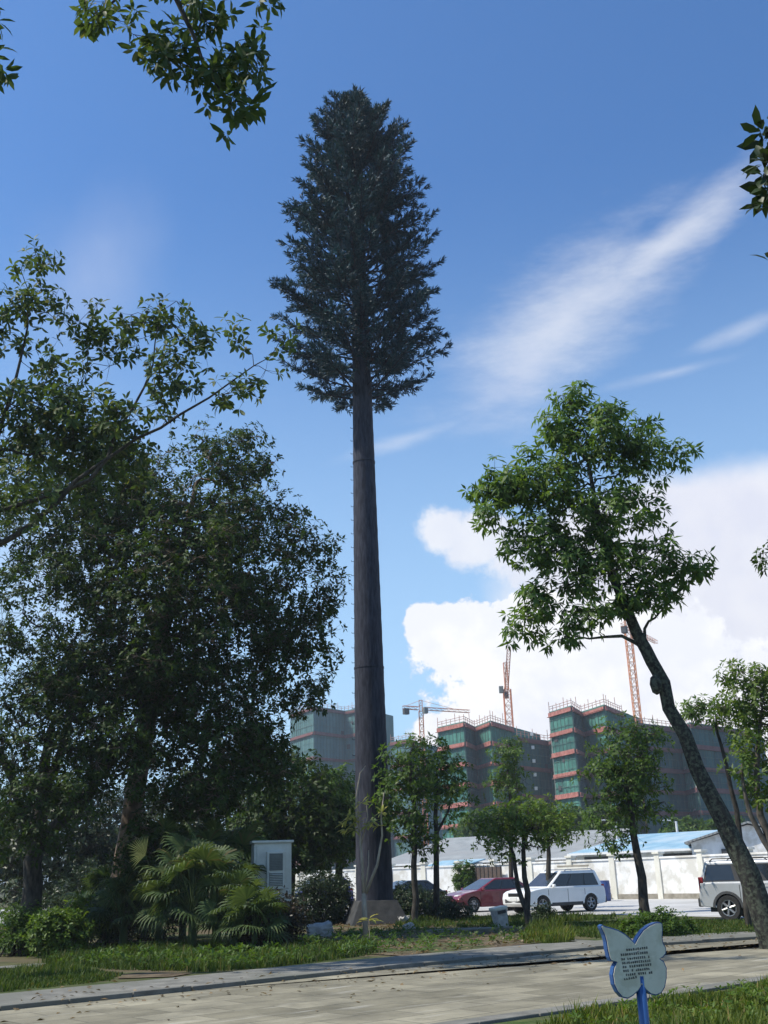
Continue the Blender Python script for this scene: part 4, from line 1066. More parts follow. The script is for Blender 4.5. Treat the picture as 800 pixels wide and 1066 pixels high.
def prism_xz(pts, y0_, y1_):
    mb = MB(); n = len(pts)
    a = sum(pts[i][0] * pts[(i + 1) % n][1] - pts[(i + 1) % n][0] * pts[i][1] for i in range(n))
    if a < 0: pts = pts[::-1]
    return mb.add([(x, y0_, z) for x, z in pts] + [(x, y1_, z) for x, z in pts], [tuple(range(n)), tuple(reversed(range(n, 2 * n)))] + [(i, n + i, n + (i + 1) % n, (i + 1) % n) for i in range(n)])


pts = [sg(*q) for q in out_px]
prism_xz(pts, -.028, .028).build('board', M['sign_blue'], SG)
cx_, cz_ = sg(662, 1000)


def inset(pts, d):
    n = len(pts); o_ = []; a = sum(pts[i][0] * pts[(i + 1) % n][1] - pts[(i + 1) % n][0] * pts[i][1] for i in range(n)); s = 1 if a > 0 else -1
    for i in range(n):
        p0, p1, p2 = Vector(pts[i - 1]), Vector(pts[i]), Vector(pts[(i + 1) % n]); t = (p2 - p0).normalized()
        o_.append(tuple(p1 + Vector((-t.y, t.x)) * d * s))
    return o_


prism_xz(inset(pts, .009), -.034, -.027).build('face', M['sign_white'], SG)
prism_xz(inset(pts, .009), .027, .034).build('face', M['sign_white'], SG)
zb = sg(668, 1030)[1]; xb = sg(667.5, 1030)[0]
MB().tube([(xb, .0, -.05), (xb, .0, zb + .09)], .037, 16).build('post', M['sign_blue'], SG, smooth=True)
# eight lines of small dark characters, too small in the photo to be read
rt = random.Random(3); tx = MB()
rows = [(649, 988.5, 673, 10), (643, 993.5, 673, 13), (643.5, 998, 675, 14), (644.5, 1002, 676, 14), (645, 1006, 677, 13), (645.5, 1010.2, 677.5, 14), (646, 1014.3, 678, 14), (646.5, 1018.6, 661, 6)]
for (xa, ya, xb_, nch) in rows:
    for i in range(nch):
        if nch > 8 and rt.random() < .08: continue
        f = (i + .5) / nch; X, Z = sg(xa + (xb_ - xa) * f, ya - 2.2 * f); w = (xb_ - xa) / nch * kx * .40; hh = .0145
        for k in range(rt.choice((2, 3, 3))):
            tx.box((X, -.0352, Z + hh * (-.42 + .84 * k / 2.0)), (w * rt.uniform(1.2, 2.0), .0016, .0034))
        for k in range(rt.choice((1, 2, 2))):
            tx.box((X + w * rt.uniform(-.7, .7), -.0356, Z), (.0036, .0016, hh * rt.uniform(.7, 1.1)))
o = tx.build('lettering', M['ink'], SG)
for q in ((662, 990), (666, 1024)):
    X, Z = sg(*q); MB().lathe([(.001, -.041), (.006, -.040), (.008, -.034)], 10, axis='y', c=(X, 0, Z)).build('bolt', M['steel_grey'], SG)


# ------------------------------------------------------------------ cars
def car(name, label, loc, heading, paint, sp, group='parked cars'):
    """x forwards, y to the car's left; sp holds the side profile"""
    t = thing(name, label, 'car', loc, heading, group)
    Wd, Hh, Rw = sp['W'], sp['H'], sp['R']; xf, xr = sp['xf'], sp['xr']; ar = Rw + .05
    top = sp['top']                             # rear bumper bottom -> over the top -> front bumper bottom
    zs = sp['sill']; low = []
    for cx in (xf, xr):
        a0 = math.asin(min(1, max(-1, (zs - Rw) / ar)))
        low += [(cx + ar * math.cos(q), Rw + ar * math.sin(q)) for q in np.linspace(a0, math.pi - a0, 13)]
    prof = top + low
    zm = .62; xs = [p_[0] for p_ in prof]; xc = (max(xs) + min(xs)) / 2; st = []
    for yy, sx, sz in ((1, .955, .93), (.965, .975, .965), (.88, .988, .99), (.5, 1.0, 1.0), (0, 1.004, 1.004)):
        st.append((yy, sx, sz))
    st = st + [(-a, b, c) for a, b, c in st[-2::-1]]
    mb = MB(); n = len(prof)
    for yy, sx, sz in st:
        for (x, z) in prof:
            X = xc + (x - xc) * (sx if abs(x - xc) > .38 * (max(xs) - min(xs)) else 1); Z = zm + (z - zm) * sz if z > zm else z
            mb.v.append((X, yy * Wd / 2, Z))
    for i in range(len(st) - 1):
        for j in range(n): mb.f.append((i * n + j, i * n + (j + 1) % n, (i + 1) * n + (j + 1) % n, (i + 1) * n + j))
    mb.f.append(tuple(range(n))); mb.f.append(tuple((len(st) - 1) * n + k for k in reversed(range(n))))
    body = mb.build('body', M[paint], t, bevel=.02)
    # cabin
    bz = sp['belt']; (xbr, xbf), (xrr, xrf) = sp['cab']; wb, wr = Wd / 2 - .05, Wd / 2 - .2
    zr = Hh
    def sp_(u, v, s): # side plane
        x0 = xbr + (xbf - xbr) * u; x1 = xrr + (xrf - xrr) * u
        return Vector((x0 + (x1 - x0) * v, s * (wb + (wr - wb) * v), bz + (zr - bz) * v))
    c8 = [sp_(0, -.1, -1), sp_(1, -.1, -1), sp_(1, -.1, 1), sp_(0, -.1, 1), sp_(0, 1, -1), sp_(1, 1, -1), sp_(1, 1, 1), sp_(0, 1, 1)]
    MB().add(c8, [(0, 3, 2, 1), (4, 5, 6, 7), (0, 1, 5, 4), (1, 2, 6, 5), (2, 3, 7, 6), (3, 0, 4, 7)]).build('cabin', M[paint], t, bevel=.07, seg=3)
    def pane(nm, cs, nrm, matl, th=.012):
        cs = [c + nrm * .004 for c in cs]; ms = [c + nrm * (-th) for c in cs]
        return MB().add(cs + ms, [(0, 1, 2, 3), (7, 6, 5, 4), (0, 4, 5, 1), (1, 5, 6, 2), (2, 6, 7, 3), (3, 7, 4, 0)]).build(nm, M[matl], t)
    for s in (-1, 1):
        nrm = Vector((0, s * (zr - bz), wb - wr)).normalized()
        ws = sp['win']; ua, ub = min(w_[0] for w_ in ws), max(w_[1] for w_ in ws); va, vb = min(w_[2] for w_ in ws), max(w_[3] for w_ in ws)
        tr = pane('window_trim', [sp_(ua - .02, va - .03, s), sp_(ub + .015, va - .03, s), sp_(ub + .015, vb + .03, s), sp_(ua - .01, vb + .03, s)], nrm, 'black')
        tr.location = nrm * -.002
        for (u0_, u1_, v0, v1) in ws:
            pane('side_window', [sp_(u0_, v0, s), sp_(u1_, v0, s), sp_(u1_, v1, s), sp_(u0_, v1, s)], nrm, 'glass')
    for u, nm, ml in ((1, 'windscreen', 'windscreen'), (0, 'rear_window', 'glass')):
        a_, b1, c_, d_ = sp_(u, .1, -1), sp_(u, .1, 1), sp_(u, .9, 1), sp_(u, .9, -1)
        for q, ss in ((a_, 1), (d_, 1), (b1, -1), (c_, -1)): q.y += ss * .09
        nrm = (b1 - a_).cross(d_ - a_).normalized(); nrm = nrm if (nrm.x > 0) == (u == 1) else -nrm
        pane(nm, [a_, b1, c_, d_], nrm, ml)
    for cx in (xf, xr):
        for s in (-1, 1):
            yw = s * (Wd / 2 - .115)
            q = [(Rw * .62, -.11), (Rw * .93, -.115), (Rw, -.08), (Rw, .08), (Rw * .93, .115), (Rw * .62, .11)]
            w = MB().lathe(q, 28, axis='y').build('wheel', M['rubber'], t, smooth=False, loc=(cx, yw, Rw))
            rm = MB().lathe([(.02, s * .085), (Rw * .16, s * .085), (Rw * .17, s * .06)], 16, axis='y')
            rm.lathe([(Rw * .57, s * .02), (Rw * .58, s * .105), (Rw * .66, s * .108), (Rw * .66, s * .02)], 28, axis='y')
            for k in range(sp.get('spokes', 5)):
                an = 2 * math.pi * k / sp.get('spokes', 5) + .3; d = Vector((math.cos(an), 0, math.sin(an)))
                rm.tube([d * Rw * .1 + Vector((0, s * .08, 0)), d * Rw * .6 + Vector((0, s * .09, 0))], [.045, .032], 6)
            rm.build('rim', M['alloy'], w)
            MB().lathe([(.01, s * .0), (Rw * .62, s * .0)], 28, axis='y').build('brake_disc', M['black'], w)
    x0, x1 = min(xs), max(xs); hz = sp['light_z']
    for s in (-1, 1):
        fx = sp['light_x']
        MB().add([(fx - .02, s * (Wd / 2 - .03), hz - .075), (fx + .16, s * (Wd / 2 - .30), hz - .085), (fx + .15, s * (Wd / 2 - .52), hz - .055), (fx + .10, s * (Wd / 2 - .52), hz + .06), (fx + .05, s * (Wd / 2 - .26), hz + .085), (fx - .18, s * (Wd / 2 - .03), hz + .075),
                  (fx - .25, s * (Wd / 2 - .4), hz - .06), (fx - .25, s * (Wd / 2 - .4), hz + .05)],
                 [(0, 1, 2, 3, 4, 5), (0, 6, 1), (1, 6, 2), (2, 6, 7, 3), (3, 7, 4), (4, 7, 5), (5, 7, 6, 0)]).build('headlight', M['lamp_glass'], t)
        MB().box((x0 + .155, s * (Wd / 2 - .125), sp['tail_z']), (.16, .17, sp['tail_h'])).build('taillight', M['tail_red'], t, bevel=.02)
        mp_ = sp_(.93, .1, s); mr = MB().box((mp_.x + .02, s * (Wd / 2 + .07), mp_.z + .02), (.10, .18, .13)).build('wing_mirror', M[paint], t, bevel=.03)
        for hx in sp['handles']: MB().box((hx, s * (Wd / 2 + .002), sp['belt'] - .12), (.18, .03, .03)).build('door_handle', M[paint], t, bevel=.008)
        for sx_ in sp['seams']: MB().box((sx_, s * (Wd / 2 - .002), (sp['belt'] + .32) / 2), (.018, .014, sp['belt'] - .42)).build('door_seam', M['black'], t)
        MB().box(((xf + xr) / 2, s * (Wd / 2 - .012), sp['sill'] + .06), (xf - xr - 2 * ar - .04, .045, .13)).build('side_sill', M['cladding'] if sp.get('clad') else M[paint], t, bevel=.015)
        if sp.get('clad'):
            for cx in (xf, xr):
                a_ = MB(); qs = np.linspace(.02, math.pi - .02, 15)
                for i in range(14):
                    P0 = [(cx + rr * math.cos(qq), s * (Wd / 2 + dd), Rw + rr * math.sin(qq)) for qq in (qs[i], qs[i + 1]) for rr, dd in ((ar - .015, -.02), (ar - .015, .016), (ar + .065, .010), (ar + .065, -.02))]
                    a_.add(P0, [(0, 1, 5, 4), (1, 2, 6, 5), (2, 3, 7, 6)])
                a_.build('wheel_arch', M['cladding'] if sp['clad'] == 2 else M[paint], t)
        if sp.get('rails'):
            ra, rb = sp_(.08, 1, s), sp_(.9, 1, s)
            MB().tube([ra + Vector((0, 0, -.02)), ra + Vector((.1, 0, .055)), rb + Vector((-.1, 0, .055)), rb + Vector((0, 0, -.02))], .02, 6).build('roof_rail', M['alloy'] if sp['rails'] == 1 else M['cladding'], t)
    MB().box((x1 - .035, 0, hz - .03), (.05, Wd - 1.05, .14)).build('grille', M['black'], t, bevel=.01)
    MB().box((x1 - .055, 0, hz - .27), (.10, Wd - .55, .16)).build('lower_grille', M['cladding'], t, bevel=.02)
    MB().box((x0 + .02, 0, sp['tail_z'] - .25), (.03, .46, .14)).build('number_plate', M['lamp_white'], t)
    MB().box((x1 + .004, 0, hz - .2), (.02, .46, .14)).build('number_plate', M['lamp_white'], t)
    MB().box((x0 + .05, 0, sp['sill'] + .16), (.14, Wd - .12, .26)).build('rear_bumper', M['cladding'] if sp.get('clad') else M[paint], t, bevel=.03)
    MB().box(((x0 + x1) / 2, 0, .36), (x1 - x0 - .6, Wd - .5, .18)).build('underbody', M['black'], t)
    return t


SUV = dict(W=1.81, H=1.68, R=.355, xf=1.32, xr=-1.29, sill=.30, belt=1.0, light_z=.80, light_x=1.93, tail_z=.98, tail_h=.22, handles=(.12, -.85), seams=(1.0, -.05, -.98), clad=1, rails=1, spokes=5,
           top=[(-1.95, .30), (-2.18, .36), (-2.21, .62), (-2.19, .90), (-2.14, 1.03), (-1.8, 1.05), (.95, 1.04), (1.15, 1.03), (1.70, .97), (1.98, .91), (2.14, .82), (2.20, .60), (2.18, .40), (2.0, .29)],
           cab=((-2.10, 1.02), (-1.82, .10)), win=[(.68, .945, .12, .80), (.36, .66, .12, .80), (.10, .34, .14, .80)])
HATCH = dict(W=1.79, H=1.47, R=.325, xf=1.33, xr=-1.33, sill=.22, belt=.92, light_z=.70, light_x=1.95, tail_z=.86, tail_h=.2, handles=(.02, -.9), seams=(.95, -.12, -1.0), spokes=7,
             top=[(-1.95, .22), (-2.2, .3), (-2.24, .56), (-2.2, .85), (-2.1, .97), (-1.6, .97), (.85, .95), (1.1, .95), (1.75, .84), (2.03, .74), (2.2, .58), (2.22, .36), (2.05, .22)],
             cab=((-2.0, 1.12), (-1.15, -.05)), win=[(.60, .93, .12, .82), (.28, .58, .12, .82), (.13, .26, .14, .7)])
OFFROAD = dict(W=1.86, H=1.82, R=.39, xf=1.40, xr=-1.36, sill=.40, belt=1.13, light_z=.92, light_x=2.05, tail_z=1.10, tail_h=.46, handles=(-.02, -.72), seams=(.92, -.12, -.92), clad=2, rails=2, spokes=6,
               top=[(-2.05, .42), (-2.33, .45), (-2.35, .70), (-2.30, .95), (-2.28, 1.16), (-1.9, 1.18), (.9, 1.16), (1.1, 1.15), (1.85, 1.08), (2.15, 1.0), (2.28, .88), (2.32, .62), (2.28, .44), (2.05, .40)],
               cab=((-2.26, 1.02), (-2.06, .22)), win=[(.69, .94, .10, .78), (.42, .65, .10, .78), (.06, .37, .12, .80)])

c = at(577, 930, 47.5)
car('parked_car', 'white compact off-road car with roof rails beside the blue barrel', (c.x, c.y, .015), math.pi + R(30), 'paint_white', SUV)
c = at(508, 930, 52.0)
car('parked_car', 'dark red hatchback parked behind the white car', (c.x, c.y, .015), math.pi + R(27), 'paint_red', HATCH)
c = at(812, 930, 34.6)
car('parked_car', 'silver off-road car with dark wheel arches, behind the leaning trunk', (c.x, c.y, .015), -R(38), 'paint_silver', OFFROAD)
c = at(418, 930, 54)
car('parked_car', 'black car mostly hidden by the mast and hedge', (c.x, c.y, .015), math.pi + R(28), 'paint_black', HATCH)
c = at(326, 925, 62)
car('parked_car', 'dark blue car glimpsed through the trees beside the cabinet', (c.x, c.y, .015), math.pi + R(20), 'paint_blue', SUV)

# ------------------------------------------------------------------ white wall, barrel, sheds, street lamps
WL = [at(200, 930, 92), at(480, 930, 76), at(690, 930, 64), at(900, 930, 53)]
for w in WL: w.z = 0
WA = thing('boundary_wall', 'long white boundary wall with square pillars behind the parked cars', 'wall', WL[1])
mbw, mbf, mbc = MB(), MB(), MB(); pil = []
HW = 2.25
for a_, b1 in zip(WL, WL[1:]):
    d = (b1 - a_); L = d.length; d.normalize(); Mx = Matrix.Rotation(math.atan2(d.y, d.x), 3, 'Z'); mid = (a_ + b1) / 2 - WL[1]
    mbw.box(mid + Vector((0, 0, HW / 2 + .15)), (L, .22, HW - .3), Mx); mbf.box(mid + Vector((0, 0, .15)), (L, .30, .30), Mx); mbc.box(mid + Vector((0, 0, HW + .05)), (L, .34, .10), Mx)
    n = max(1, int(L / 2.9))
    for i in range(n): pil.append((a_ + d * (L * i / n) - WL[1], Mx))
mbw.build('wall_panel', M['white_wall'], WA); mbf.build('footing', M['wall_foot'], WA); mbc.build('coping', M['white_wall'], WA)
for pp, Mx in pil:
    q = MB().box(pp + Vector((0, 0, 1.25)), (.40, .40, 2.5), Mx).build('pillar', M['wall_beige'], WA, bevel=.015)
    MB().box(pp + Vector((0, 0, 2.57)), (.54, .54, .13), Mx).build('pillar_cap', M['wall_beige'], q, bevel=.015)
d = (WL[2] - WL[1]).normalized(); ang = math.atan2(d.y, d.x)
g0 = at(513, 930, 73.6); g0.z = 0
GT = thing('metal_gate', 'dark brown metal gate in the white wall behind the red car', 'gate', g0, ang)
MB().box((0, -.28, 1.1), (2.4, .05, 2.1)).build('panel', M['brown_gate'], GT)
for i in range(7): MB().tube([(-1.1 + i * .37, -.32, .1), (-1.1 + i * .37, -.32, 2.3)], .025, 6).build('bar', M['black'], GT)
g0 = at(643, 930, 66.2); g0.z = 0
DG = thing('sheet_door', 'beige sheet-metal door set against the white wall above the barrel', 'door', g0 + Vector((-2.3, .9, 0)), ang)
MB().box((0, -.2, 1.0), (2.3, .05, 1.95)).build('leaf', M['wall_beige'], DG); MB().box((0, -.2, 2.0), (2.4, .07, .1)).build('frame', M['wall_foot'], DG)
MB().box((.9, -.24, 1.0), (.05, .04, .2)).build('handle', M['black'], DG)
b0 = at(628, 937, 63); b0.z = .012
MB_ = thing('barrel', 'dark blue plastic barrel standing at the foot of the wall', 'barrel', b0)
MB().lathe([(.0, 0), (.44, 0), (.47, .1), (.48, .35), (.50, .4), (.48, .45), (.48, .7), (.50, .75), (.48, .8), (.46, 1.02), (.40, 1.06), (0, 1.06)], 24).build('body', M['barrel_blue'], MB_, smooth=True)
MB().lathe([(.0, 1.12), (.45, 1.12), (.46, 1.06), (.46, 1.0)], 24).build('lid', M['barrel_blue'], MB_)

VI = bush('climber', 'green creeper covering two pillars of the wall above the red car', [((at(478, 905, 75.2).x, 75.2, 1.5), (.45, .4, 1.0), 30), ((at(489, 905, 74.6).x, 74.6, 1.6), (.45, .4, 1.0), 30)], M['leaf_mid'], 120, leaf=(.16, .09), cat='climber', rc=.2)


def shed(name, label, e0, e1, depth, ze, zr, matl, wallm='white_wall', over=.5, dark=True):
    """mono-pitch roof rising away from the eave line e0-e1"""
    e0 = Vector((e0.x, e0.y, 0)); e1 = Vector((e1.x, e1.y, 0)); d = (e1 - e0); L = d.length; d.normalize(); an = math.atan2(d.y, d.x)
    t = thing(name, label, 'shed', (e0 + e1) / 2, an)
    MB().add([(-L / 2, .3, 0), (L / 2, .3, 0), (L / 2, depth, 0), (-L / 2, depth, 0), (-L / 2, .3, ze - .1), (L / 2, .3, ze - .1), (L / 2, depth, zr - .15), (-L / 2, depth, zr - .15)],
             [(0, 3, 2, 1), (4, 5, 6, 7), (0, 1, 5, 4), (1, 2, 6, 5), (2, 3, 7, 6), (3, 0, 4, 7)]).build('wall', M[wallm], t)
    o2 = .35
    MB().add([(-L / 2 - o2, -over, ze - .12), (L / 2 + o2, -over, ze - .12), (L / 2 + o2, depth, zr), (-L / 2 - o2, depth, zr), (-L / 2 - o2, -over, ze - .04), (L / 2 + o2, -over, ze - .04), (L / 2 + o2, depth, zr + .08), (-L / 2 - o2, depth, zr + .08)],
             [(0, 3, 2, 1), (4, 5, 6, 7), (0, 1, 5, 4), (1, 2, 6, 5), (2, 3, 7, 6), (3, 0, 4, 7)]).build('roof', M[matl], t)
    MB().box((0, -over - .02, ze - .1), (L + .6, .1, .14)).build('gutter', M['lamp_white'], t)
    if dark:
        nn = max(2, int(L / 5))
        for i in range(nn): MB().box((-L / 2 + (i + .5) * L / nn, .28, ze - .62), (L / nn * .78, .06, .62)).build('window', M['dark_gap'], t)
    return t


shed('shed', 'long grey metal-roofed shed behind the gated part of the wall', at(395, 905, 92), at(597, 893, 82), 12, 2.75, 5.0, 'roof_grey')
shed('shed', 'pale blue metal-roofed shed behind the oval-crowned tree', at(598, 884, 79), at(752, 884, 71), 9, 2.95, 4.25, 'roof_blue')
shed('shed', 'small lean-to with a blue sheet roof in front of the grey-roofed shed', at(436, 905, 84), at(474, 903, 81), 3.0, 2.2, 2.75, 'roof_blue', dark=False)
# white gable house at the right
h0 = at(783, 890, 68); h0.z = 0
HO = thing('gable_house', 'small white gabled house rising behind the silver car', 'house', h0, R(-18))
p = MB(); w = 3.6; l = 9
p.add([(-w, 0, 0), (w, 0, 0), (w, 0, 3.2), (0, 0, 4.15), (-w, 0, 3.2), (-w, l, 0), (w, l, 0), (w, l, 3.2), (0, l, 4.15), (-w, l, 3.2)], [(0, 1, 2, 3, 4), (9, 8, 7, 6, 5), (0, 5, 6, 1), (1, 6, 7, 2), (4, 9, 5, 0)]).build('wall', M['white_wall'], HO)
r_ = MB()
for s in (-1, 1): r_.add([(s * (w + .4), -.4, 3.12), (0, -.4, 4.24), (0, l, 4.24), (s * (w + .4), l, 3.12), (s * (w + .4), -.4, 3.24), (0, -.4, 4.36), (0, l, 4.36), (s * (w + .4), l, 3.24)], [(0, 1, 2, 3), (4, 7, 6, 5), (0, 4, 5, 1), (1, 5, 6, 2), (2, 6, 7, 3), (3, 7, 4, 0)])
r_.build('roof', M['roof_grey'], HO)
f = MB().box((-1.2, -.03, 2.3), (1.2, .08, .9)).build('window', M['dark_gap'], HO)
MB().box((-1.2, -.07, 1.8), (1.4, .12, .08)).build('sill', M['white_wall'], f)


def lamp(label, px, py, Y):
    tp = at(px, py, Y); t = thing('street_lamp', label, 'street lamp', (tp.x, tp.y, 0), 0, 'lamps behind the blue roof')
    MB().tube([(0, 0, 0), (0, 0, tp.z)], [.13, .09], 10).build('pole', M['lamp_white'], t)
    MB().tube([(0, 0, tp.z - .1), (-.3, 0, tp.z + .06), (-.75, 0, tp.z + .1)], .05, 6).build('arm', M['lamp_white'], t)
    MB().box((-.95, 0, tp.z + .12), (.6, .24, .1)).build('lamp_head', M['lamp_white'], t, bevel=.03)


lamp('white street lamp behind the blue roof, half covered by the oval-crowned tree', 641, 855, 88)
lamp('white street lamp behind the blue roof, clear between oval-crowned tree and leaning trunk', 704, 855, 86)

# far belt of trees below the scaffolded blocks
for i, (px, Y, cy, w, h, lab) in enumerate([(600, 130, 860, 24, 18, 'far bushy tree between the two scaffolded blocks, above the blue roof'), (632, 125, 858, 26, 20, 'far tree at the foot of the orange-crane block'),
                                            (715, 128, 866, 22, 10, 'low far tree just above the blue roof near the second lamp'), (755, 125, 866, 26, 10, 'low far tree above the white gabled house'), (505, 140, 858, 30, 14, 'far tree below the green-netted block, above the grey roof'),
                                            (560, 135, 862, 30, 18, 'far tree below the navy-netted block')]):
    b0 = at(px, 900, Y); b0.z = 0; t_ = at(px, cy, Y)
    tree('far_tree', lab, 'tree', [b0, b0.lerp(t_, .5), t_], [.3, .25, .12], [blob(px, cy, Y, w, h, 60), blob(px - w * .5, cy + h * .6, Y, w * .6, h * .7, 26), blob(px + w * .5, cy + h * .6, Y, w * .6, h * .7, 26)],
         M['leaf_mid'], M['bark_dark'], 130 + i, leaf=(.5, .24), per=8, rc=1.1, ok_from=.2, rtip=.02, group='far trees below the blocks')


# ------------------------------------------------------------------ scaffolded blocks
def block(label, front, py_top, depth, net, band, storeys, ang_lab='', group='scaffolded apartment blocks', mats=None, step=None, px0=None):
    """front: list of (photo column, distance) of the zigzag front; top from a photo row at the first point"""
    P = [at(px, 800, Y) for px, Y in front]; zt = at(front[0][0], py_top, front[0][1]).z
    P = [Vector((p.x, p.y, 0)) for p in P]; o0 = P[0].copy(); Q = [p - o0 for p in P]
    t = thing('apartment_block', label, 'building', o0, 0, group)
    back = [Q[-1] + Vector((depth * .5 + 1, depth, 0)), Q[0] + Vector((depth * .5, depth, 0))]
    loop = Q + back; n = len(loop)
    core = MB().prism([((p.x), (p.y + .6)) for p in loop], 0, zt - .6).build('structure', M['concrete'], t)
    for i in range(len(loop)):
        a_, b1 = loop[i], loop[(i + 1) % len(loop)]; d = (b1 - a_); L = d.length; d = d.normalized(); nrm = Vector((d.y, -d.x, 0))
        ml = (mats[i] if mats and i < len(mats) else net)
        # netting: a slightly billowed sheet with its own thickness
        nx, nz = max(2, int(L / 1.0)), max(2, int(zt / 1.2)); rg = np.random.default_rng(i + int(px0 or 0)); vs = []; fs = []
        for k in range(nz + 1):
            for j in range(nx + 1):
                bl = .14 * math.sin(math.pi * ((j / nx * max(1, round(L / 3))) % 1)) * abs(math.sin(math.pi * k / nz * storeys)) + rg.normal(0, .03)
                q = a_ + d * (L * j / nx) + nrm * bl; vs.append((q.x, q.y, zt * k / nz))
        for k in range(nz):
            for j in range(nx): fs.append((k * (nx + 1) + j, k * (nx + 1) + j + 1, (k + 1) * (nx + 1) + j + 1, (k + 1) * (nx + 1) + j))
        MB().add(vs, fs).build('netting', M[ml], t)
    zs = zt / storeys
    for s in range(1, storeys + 1):
        bd = MB(); z = zt - (s - 1) * zs - .75
        for i in range(len(Q) - 1):
            a_, b1 = Q[i], Q[i + 1]; d = (b1 - a_); L = d.length; d.normalize(); nrm = Vector((d.y, -d.x, 0)); Mx = Matrix.Rotation(math.atan2(d.y, d.x), 3, 'Z')
            bd.box((a_ + b1) / 2 + nrm * .24 + Vector((0, 0, z)), (L + .1, .22, .8 + .25 * math.sin(s * 3 + i)), Mx)
            bd.box((a_ + b1) / 2 + nrm * .42 + Vector((0, 0, z - .55)), (L + .3, .55, .12), Mx)
        bd.build('floor_band', M[band], t)
    sc = MB()
    for i in range(len(Q) - 1):
        a_, b1 = Q[i], Q[i + 1]; L = (b1 - a_).length; nn = max(2, int(L / 1.6))
        for j in range(nn + 1):
            q = a_.lerp(b1, j / nn); hh = 1.2 + 1.1 * ((j * 7 + i * 3) % 4 == 0) + .4 * ((j * 5 + i) % 3 == 1)
            sc.tube([q + Vector((0, 0, zt - .3)), q + Vector((0, 0, zt + hh))], .07, 4)
        for hh in (.6, 1.15): sc.tube([a_ + Vector((0, 0, zt + hh)), b1 + Vector((0, 0, zt + hh))], .06, 4)
    sc.build('scaffolding', M['scaffold'], t)
    st_ = MB(); rs = random.Random(px0)
    for i in range(len(Q) - 1):
        a_, b1 = Q[i], Q[i + 1]; d = b1 - a_; L = d.length; d.normalize(); nrm = Vector((d.y, -d.x, 0)); nn = max(2, int(L / 1.5))
        for j in range(nn + 1):
            q = a_.lerp(b1, j / nn) + nrm * .16; st_.tube([q, q + Vector((0, 0, zt - .2))], rs.uniform(.03, .075), 4, caps=False)
        for j in range(int(zt / 1.9)):
            z = zt - 1.9 * j - .3; st_.tube([a_ + nrm * .2 + Vector((0, 0, z)), b1 + nrm * .2 + Vector((0, 0, z + rs.uniform(-.1, .1)))], rs.uniform(.025, .06), 4, caps=False)
    st_.build('scaffold_frame', M['pole_green'], t)
    hol = MB()
    for k in range(10):
        i = rs.randrange(len(Q) - 1); a_, b1 = Q[i], Q[i + 1]; d = (b1 - a_); L = d.length; d.normalize(); nrm = Vector((d.y, -d.x, 0)); Mx = Matrix.Rotation(math.atan2(d.y, d.x), 3, 'Z')
        hol.box(a_ + d * rs.uniform(.8, max(.9, L - .8)) + nrm * .22 + Vector((0, 0, rs.uniform(.35, .95) * zt)), (rs.uniform(.5, 1.6), .05, rs.uniform(.4, 1.5)), Mx)
    hol.build('net_gap', M['dark_gap'], t)
    return t, zt


block('green-netted block with red floor bands, rising behind the slim mast-side trees', [(458, 252), (486, 243), (497, 253), (514, 243), (537, 256)], 757, 16, 'net_green', 'band', 8, mats=['net_green', 'net_navy_and_shade', 'net_green', 'net_green'], px0=1)  # second facet faces away from the sun, its shade put into the net colour
tb_, zt_ = block('lower navy-netted block between the two green-netted ones', [(541, 248), (573, 259), (584, 252)], 766, 14, 'net_navy_and_shade', 'band_dull', 5, mats=['net_navy_and_shade', 'net_green'], px0=2)
for i in range(9):
    q = at(556, 800, 252.5); MB().box((q.x - tb_.location.x + .0, q.y - tb_.location.y - 1.2, 8 + i * 3.2), (.7, .3, .8)).build('window', M['lamp_white'], tb_)
block('tallest green-netted block, beside the orange crane', [(577, 240), (601, 231), (611, 241), (636, 231), (654, 243)], 741, 15, 'net_green', 'band', 8, mats=['net_green', 'net_navy_and_shade', 'net_green', 'net_green'], px0=3)  # right-facing second facet has its shade painted in with the darker net
block('broad dark navy-netted block behind the leaning trunk', [(668, 241), (712, 252), (724, 243), (786, 262)], 752, 16, 'net_navy_and_shade', 'band_dull', 7, mats=['net_navy_and_shade', 'net_green', 'net_navy_and_shade'], px0=4)
block('hazy grey-green block seen between the dark trees and the mast', [(303, 345), (327, 330), (360, 342), (376, 337)], 743, 20, 'net_grey', 'band_dull', 7, px0=5)
block('distant grey block topped by scaffolding just past the mast', [(408, 335), (428, 328), (434, 338)], 772, 18, 'net_grey', 'band_dull', 6, px0=6)
# pale flats far away at the right edge
q = at(812, 860, 300); FB = thing('pale_flats', 'pale block of flats far off at the right edge', 'building', (q.x, q.y, 0), R(-10))
MB().box((0, 8, 12), (22, 16, 24)).build('wall', M['far_pale'], FB)
for i in range(6):
    for j in range(5): MB().box((-9 + j * 4.5, -.05, 4 + i * 3.4), (1.8, .2, 1.5)).build('window', M['dark_gap'], FB)


# ------------------------------------------------------------------ tower cranes
def lattice(mb, a_, b1, w, seg, r=.09):
    a_ = Vector(a_); b1 = Vector(b1); d = (b1 - a_); L = d.length; d.normalize(); ref = Vector((0, 0, 1)) if abs(d.z) < .8 else Vector((1, 0, 0))
    s = d.cross(ref).normalized() * w / 2; u = d.cross(s).normalized() * w / 2; n = max(1, round(L / seg)); cs = [s + u, s - u, -s - u, -s + u]
    for c in cs: mb.tube([a_ + c, b1 + c], r, 4)
    for i in range(n):
        p0 = a_ + d * L * i / n; p1 = a_ + d * L * (i + 1) / n
        for k in range(4):
            mb.tube([p0 + cs[k], p1 + cs[(k + 1) % 4]], r * .6, 3, caps=False); mb.tube([p1 + cs[k], p1 + cs[(k + 1) % 4]], r * .6, 3, caps=False)


